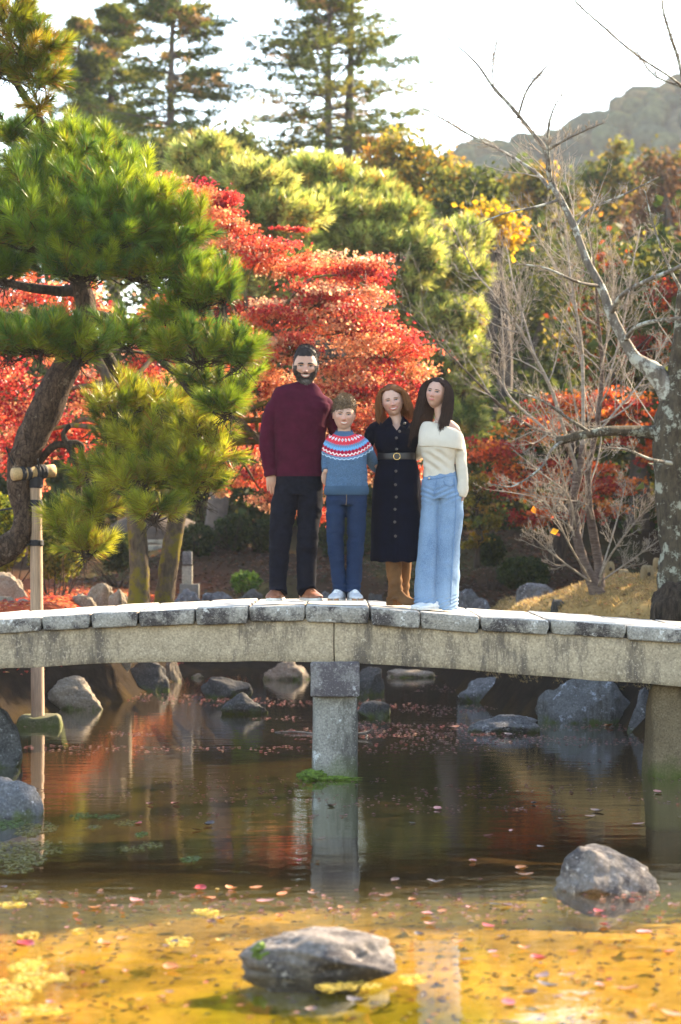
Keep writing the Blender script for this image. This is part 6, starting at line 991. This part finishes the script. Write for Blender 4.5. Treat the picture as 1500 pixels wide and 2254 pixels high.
for i, (a, m, l) in enumerate((((70, 1875, 170, 50), ALG, 'o'), ((20, 1905, 110, 50), ALG, 'o'), ((15, 1815, 70, 22), ALG2, 'o'), ((95, 1822, 90, 20), ALG, 'o'), ((180, 1797, 60, 14), ALG2, 'o'), ((235, 1798, 44, 10), ALG2, 'o'), ((290, 1870, 60, 14), ALG, 'o'), ((330, 1862, 60, 14), ALG, 'o'), ((205, 1822, 36, 9), ALG, 'o'), ((65, 1836, 56, 12), ALG, 'o'), ((280, 1812, 50, 12), ALG, 'o'), ((420, 1892, 40, 14), ALG2, 'g'), ((312, 1838, 26, 10), ALG2, 'g'),
         ((55, 1970, 44, 20), ALG, 'y'), ((70, 2125, 80, 30), ALY, 'y'), ((40, 2170, 120, 44), ALY, 'y'), ((100, 2155, 100, 30), ALY, 'y'), ((30, 2195, 80, 36), ALY, 'y'), ((90, 2222, 90, 20), ALY, 'y'), ((20, 1993, 60, 12), ALY, 'y'), ((395, 2072, 46, 18), ALY, 'y'), ((60, 2060, 40, 14), ALY, 'y'), ((455, 2008, 50, 12), ALY, 'y'), ((770, 2172, 130, 16), ALY, 'y'), ((910, 2155, 70, 18), ALY, 'y'), ((175, 2050, 24, 9), ALY, 'y'))):
    mat_patch(*a, m, {'o': 'dull olive patch of floating algae near the lichen-spotted boulder', 'g': 'small fresh green patch of floating weed in dark water', 'y': 'pale yellow patch of floating algae in the golden shallows'}[l], i + 3)
# fine litter in drifting bands, too small to count
K = 11500; py = np.concatenate([rg.normal(1535, 28, 4000), rg.normal(1612, 26, 3500), rg.uniform(1480, 1800, 3500), rg.normal(1995, 18, 500)]); px = rg.uniform(-20, 1520, K); ok = (py > 1478) & (py < 2060); band = fbm(np.stack([px * .004, py * .06, 0 * px], -1), 4, 4) > np.where(py > 1900, -.2, .12); ok &= band & ~((px < 260) & (py < 1580))
px, py = px[ok], py[ok]; Yq = F * HC / (py - YH); pos = np.stack([(px - 750) * Yq / F, Yq, np.full(len(px), .004)], -1); v, f, c = leaves(pos, .03, pal(len(pos), [(.17, .05, .05), (.13, .065, .065), (.22, .11, .11), (.26, .16, .13)], (3, 3, 3, 2), rg), .96, rg); v[:, 2] = np.clip(v[:, 2], .002, .016); single('floating_litter', v, f, LEAF, kind='stuff', smooth=False, colors=c)
# bits on the bed of the shallows
K = 900; px = rg.uniform(-30, 1530, K); py = rg.uniform(1900, 2254, K); Yq = F * (HC + .1) / (py - YH); x = (px - 750) * Yq / F; pos = np.stack([x, Yq, ground_z(x, Yq) + .006], -1); v, f, c = leaves(pos, .04, pal(K, [(.14, .07, .03), (.05, .03, .015), (.30, .14, .04), (.22, .19, .02)], None, rg), .9, rg); single('bed_litter', v, f, LEAF, kind='stuff', smooth=False, colors=c)
# sticks
DW = plain_mat('driftwood', (.12, .105, .09), .8, .4, 20, .5, 60)
a, e = PZ(606, 1612), PZ(692, 1616); single('floating_stick', *tube(spline([a, (a + e) / 2 + np.array([0, 0, .012]), e], 6), np.linspace(.006, .014, 13), 7, bump=.2), DW, 'thin dark stick afloat beside the bridge pillar', 'stick')
a = PZ(786, 1622); v1 = tube(spline([a + np.array([-.02, 0, .02]), a + np.array([.06, 0, .03]), a + np.array([.11, .02, .045]), a + np.array([.135, .02, .075])], 4), np.linspace(.018, .006, 13), 7, bump=.3); v2 = tube(spline([a + np.array([.05, 0, .03]), a + np.array([.09, -.02, .01]), a + np.array([.05, -.05, -.01])], 4), np.linspace(.01, .005, 9), 6, bump=.2); single('driftwood', *merge([v1, v2]), DW, 'forked bit of pale driftwood caught at the bridge pillar', 'stick')
# ================================================================== the air
hm = bpy.data.materials.new('haze'); hm.use_nodes = True; nt = hm.node_tree; nt.nodes.remove(nt.nodes['Principled BSDF']); pv = N(nt, 'ShaderNodeVolumePrincipled'); pv.inputs['Color'].default_value = (.85, .9, 1, 1); pv.inputs['Density'].default_value = .00028; pv.inputs['Anisotropy'].default_value = .1
nt.links.new(pv.outputs[0], nt.nodes['Material Output'].inputs['Volume'])
v, f = rounded_box((420, 500, 55), .5, 2); o = link('haze', make_mesh('haze', v, f, hm), None, (0, 440, 52)); tag(o, kind='stuff')
bpy.context.view_layer.update()
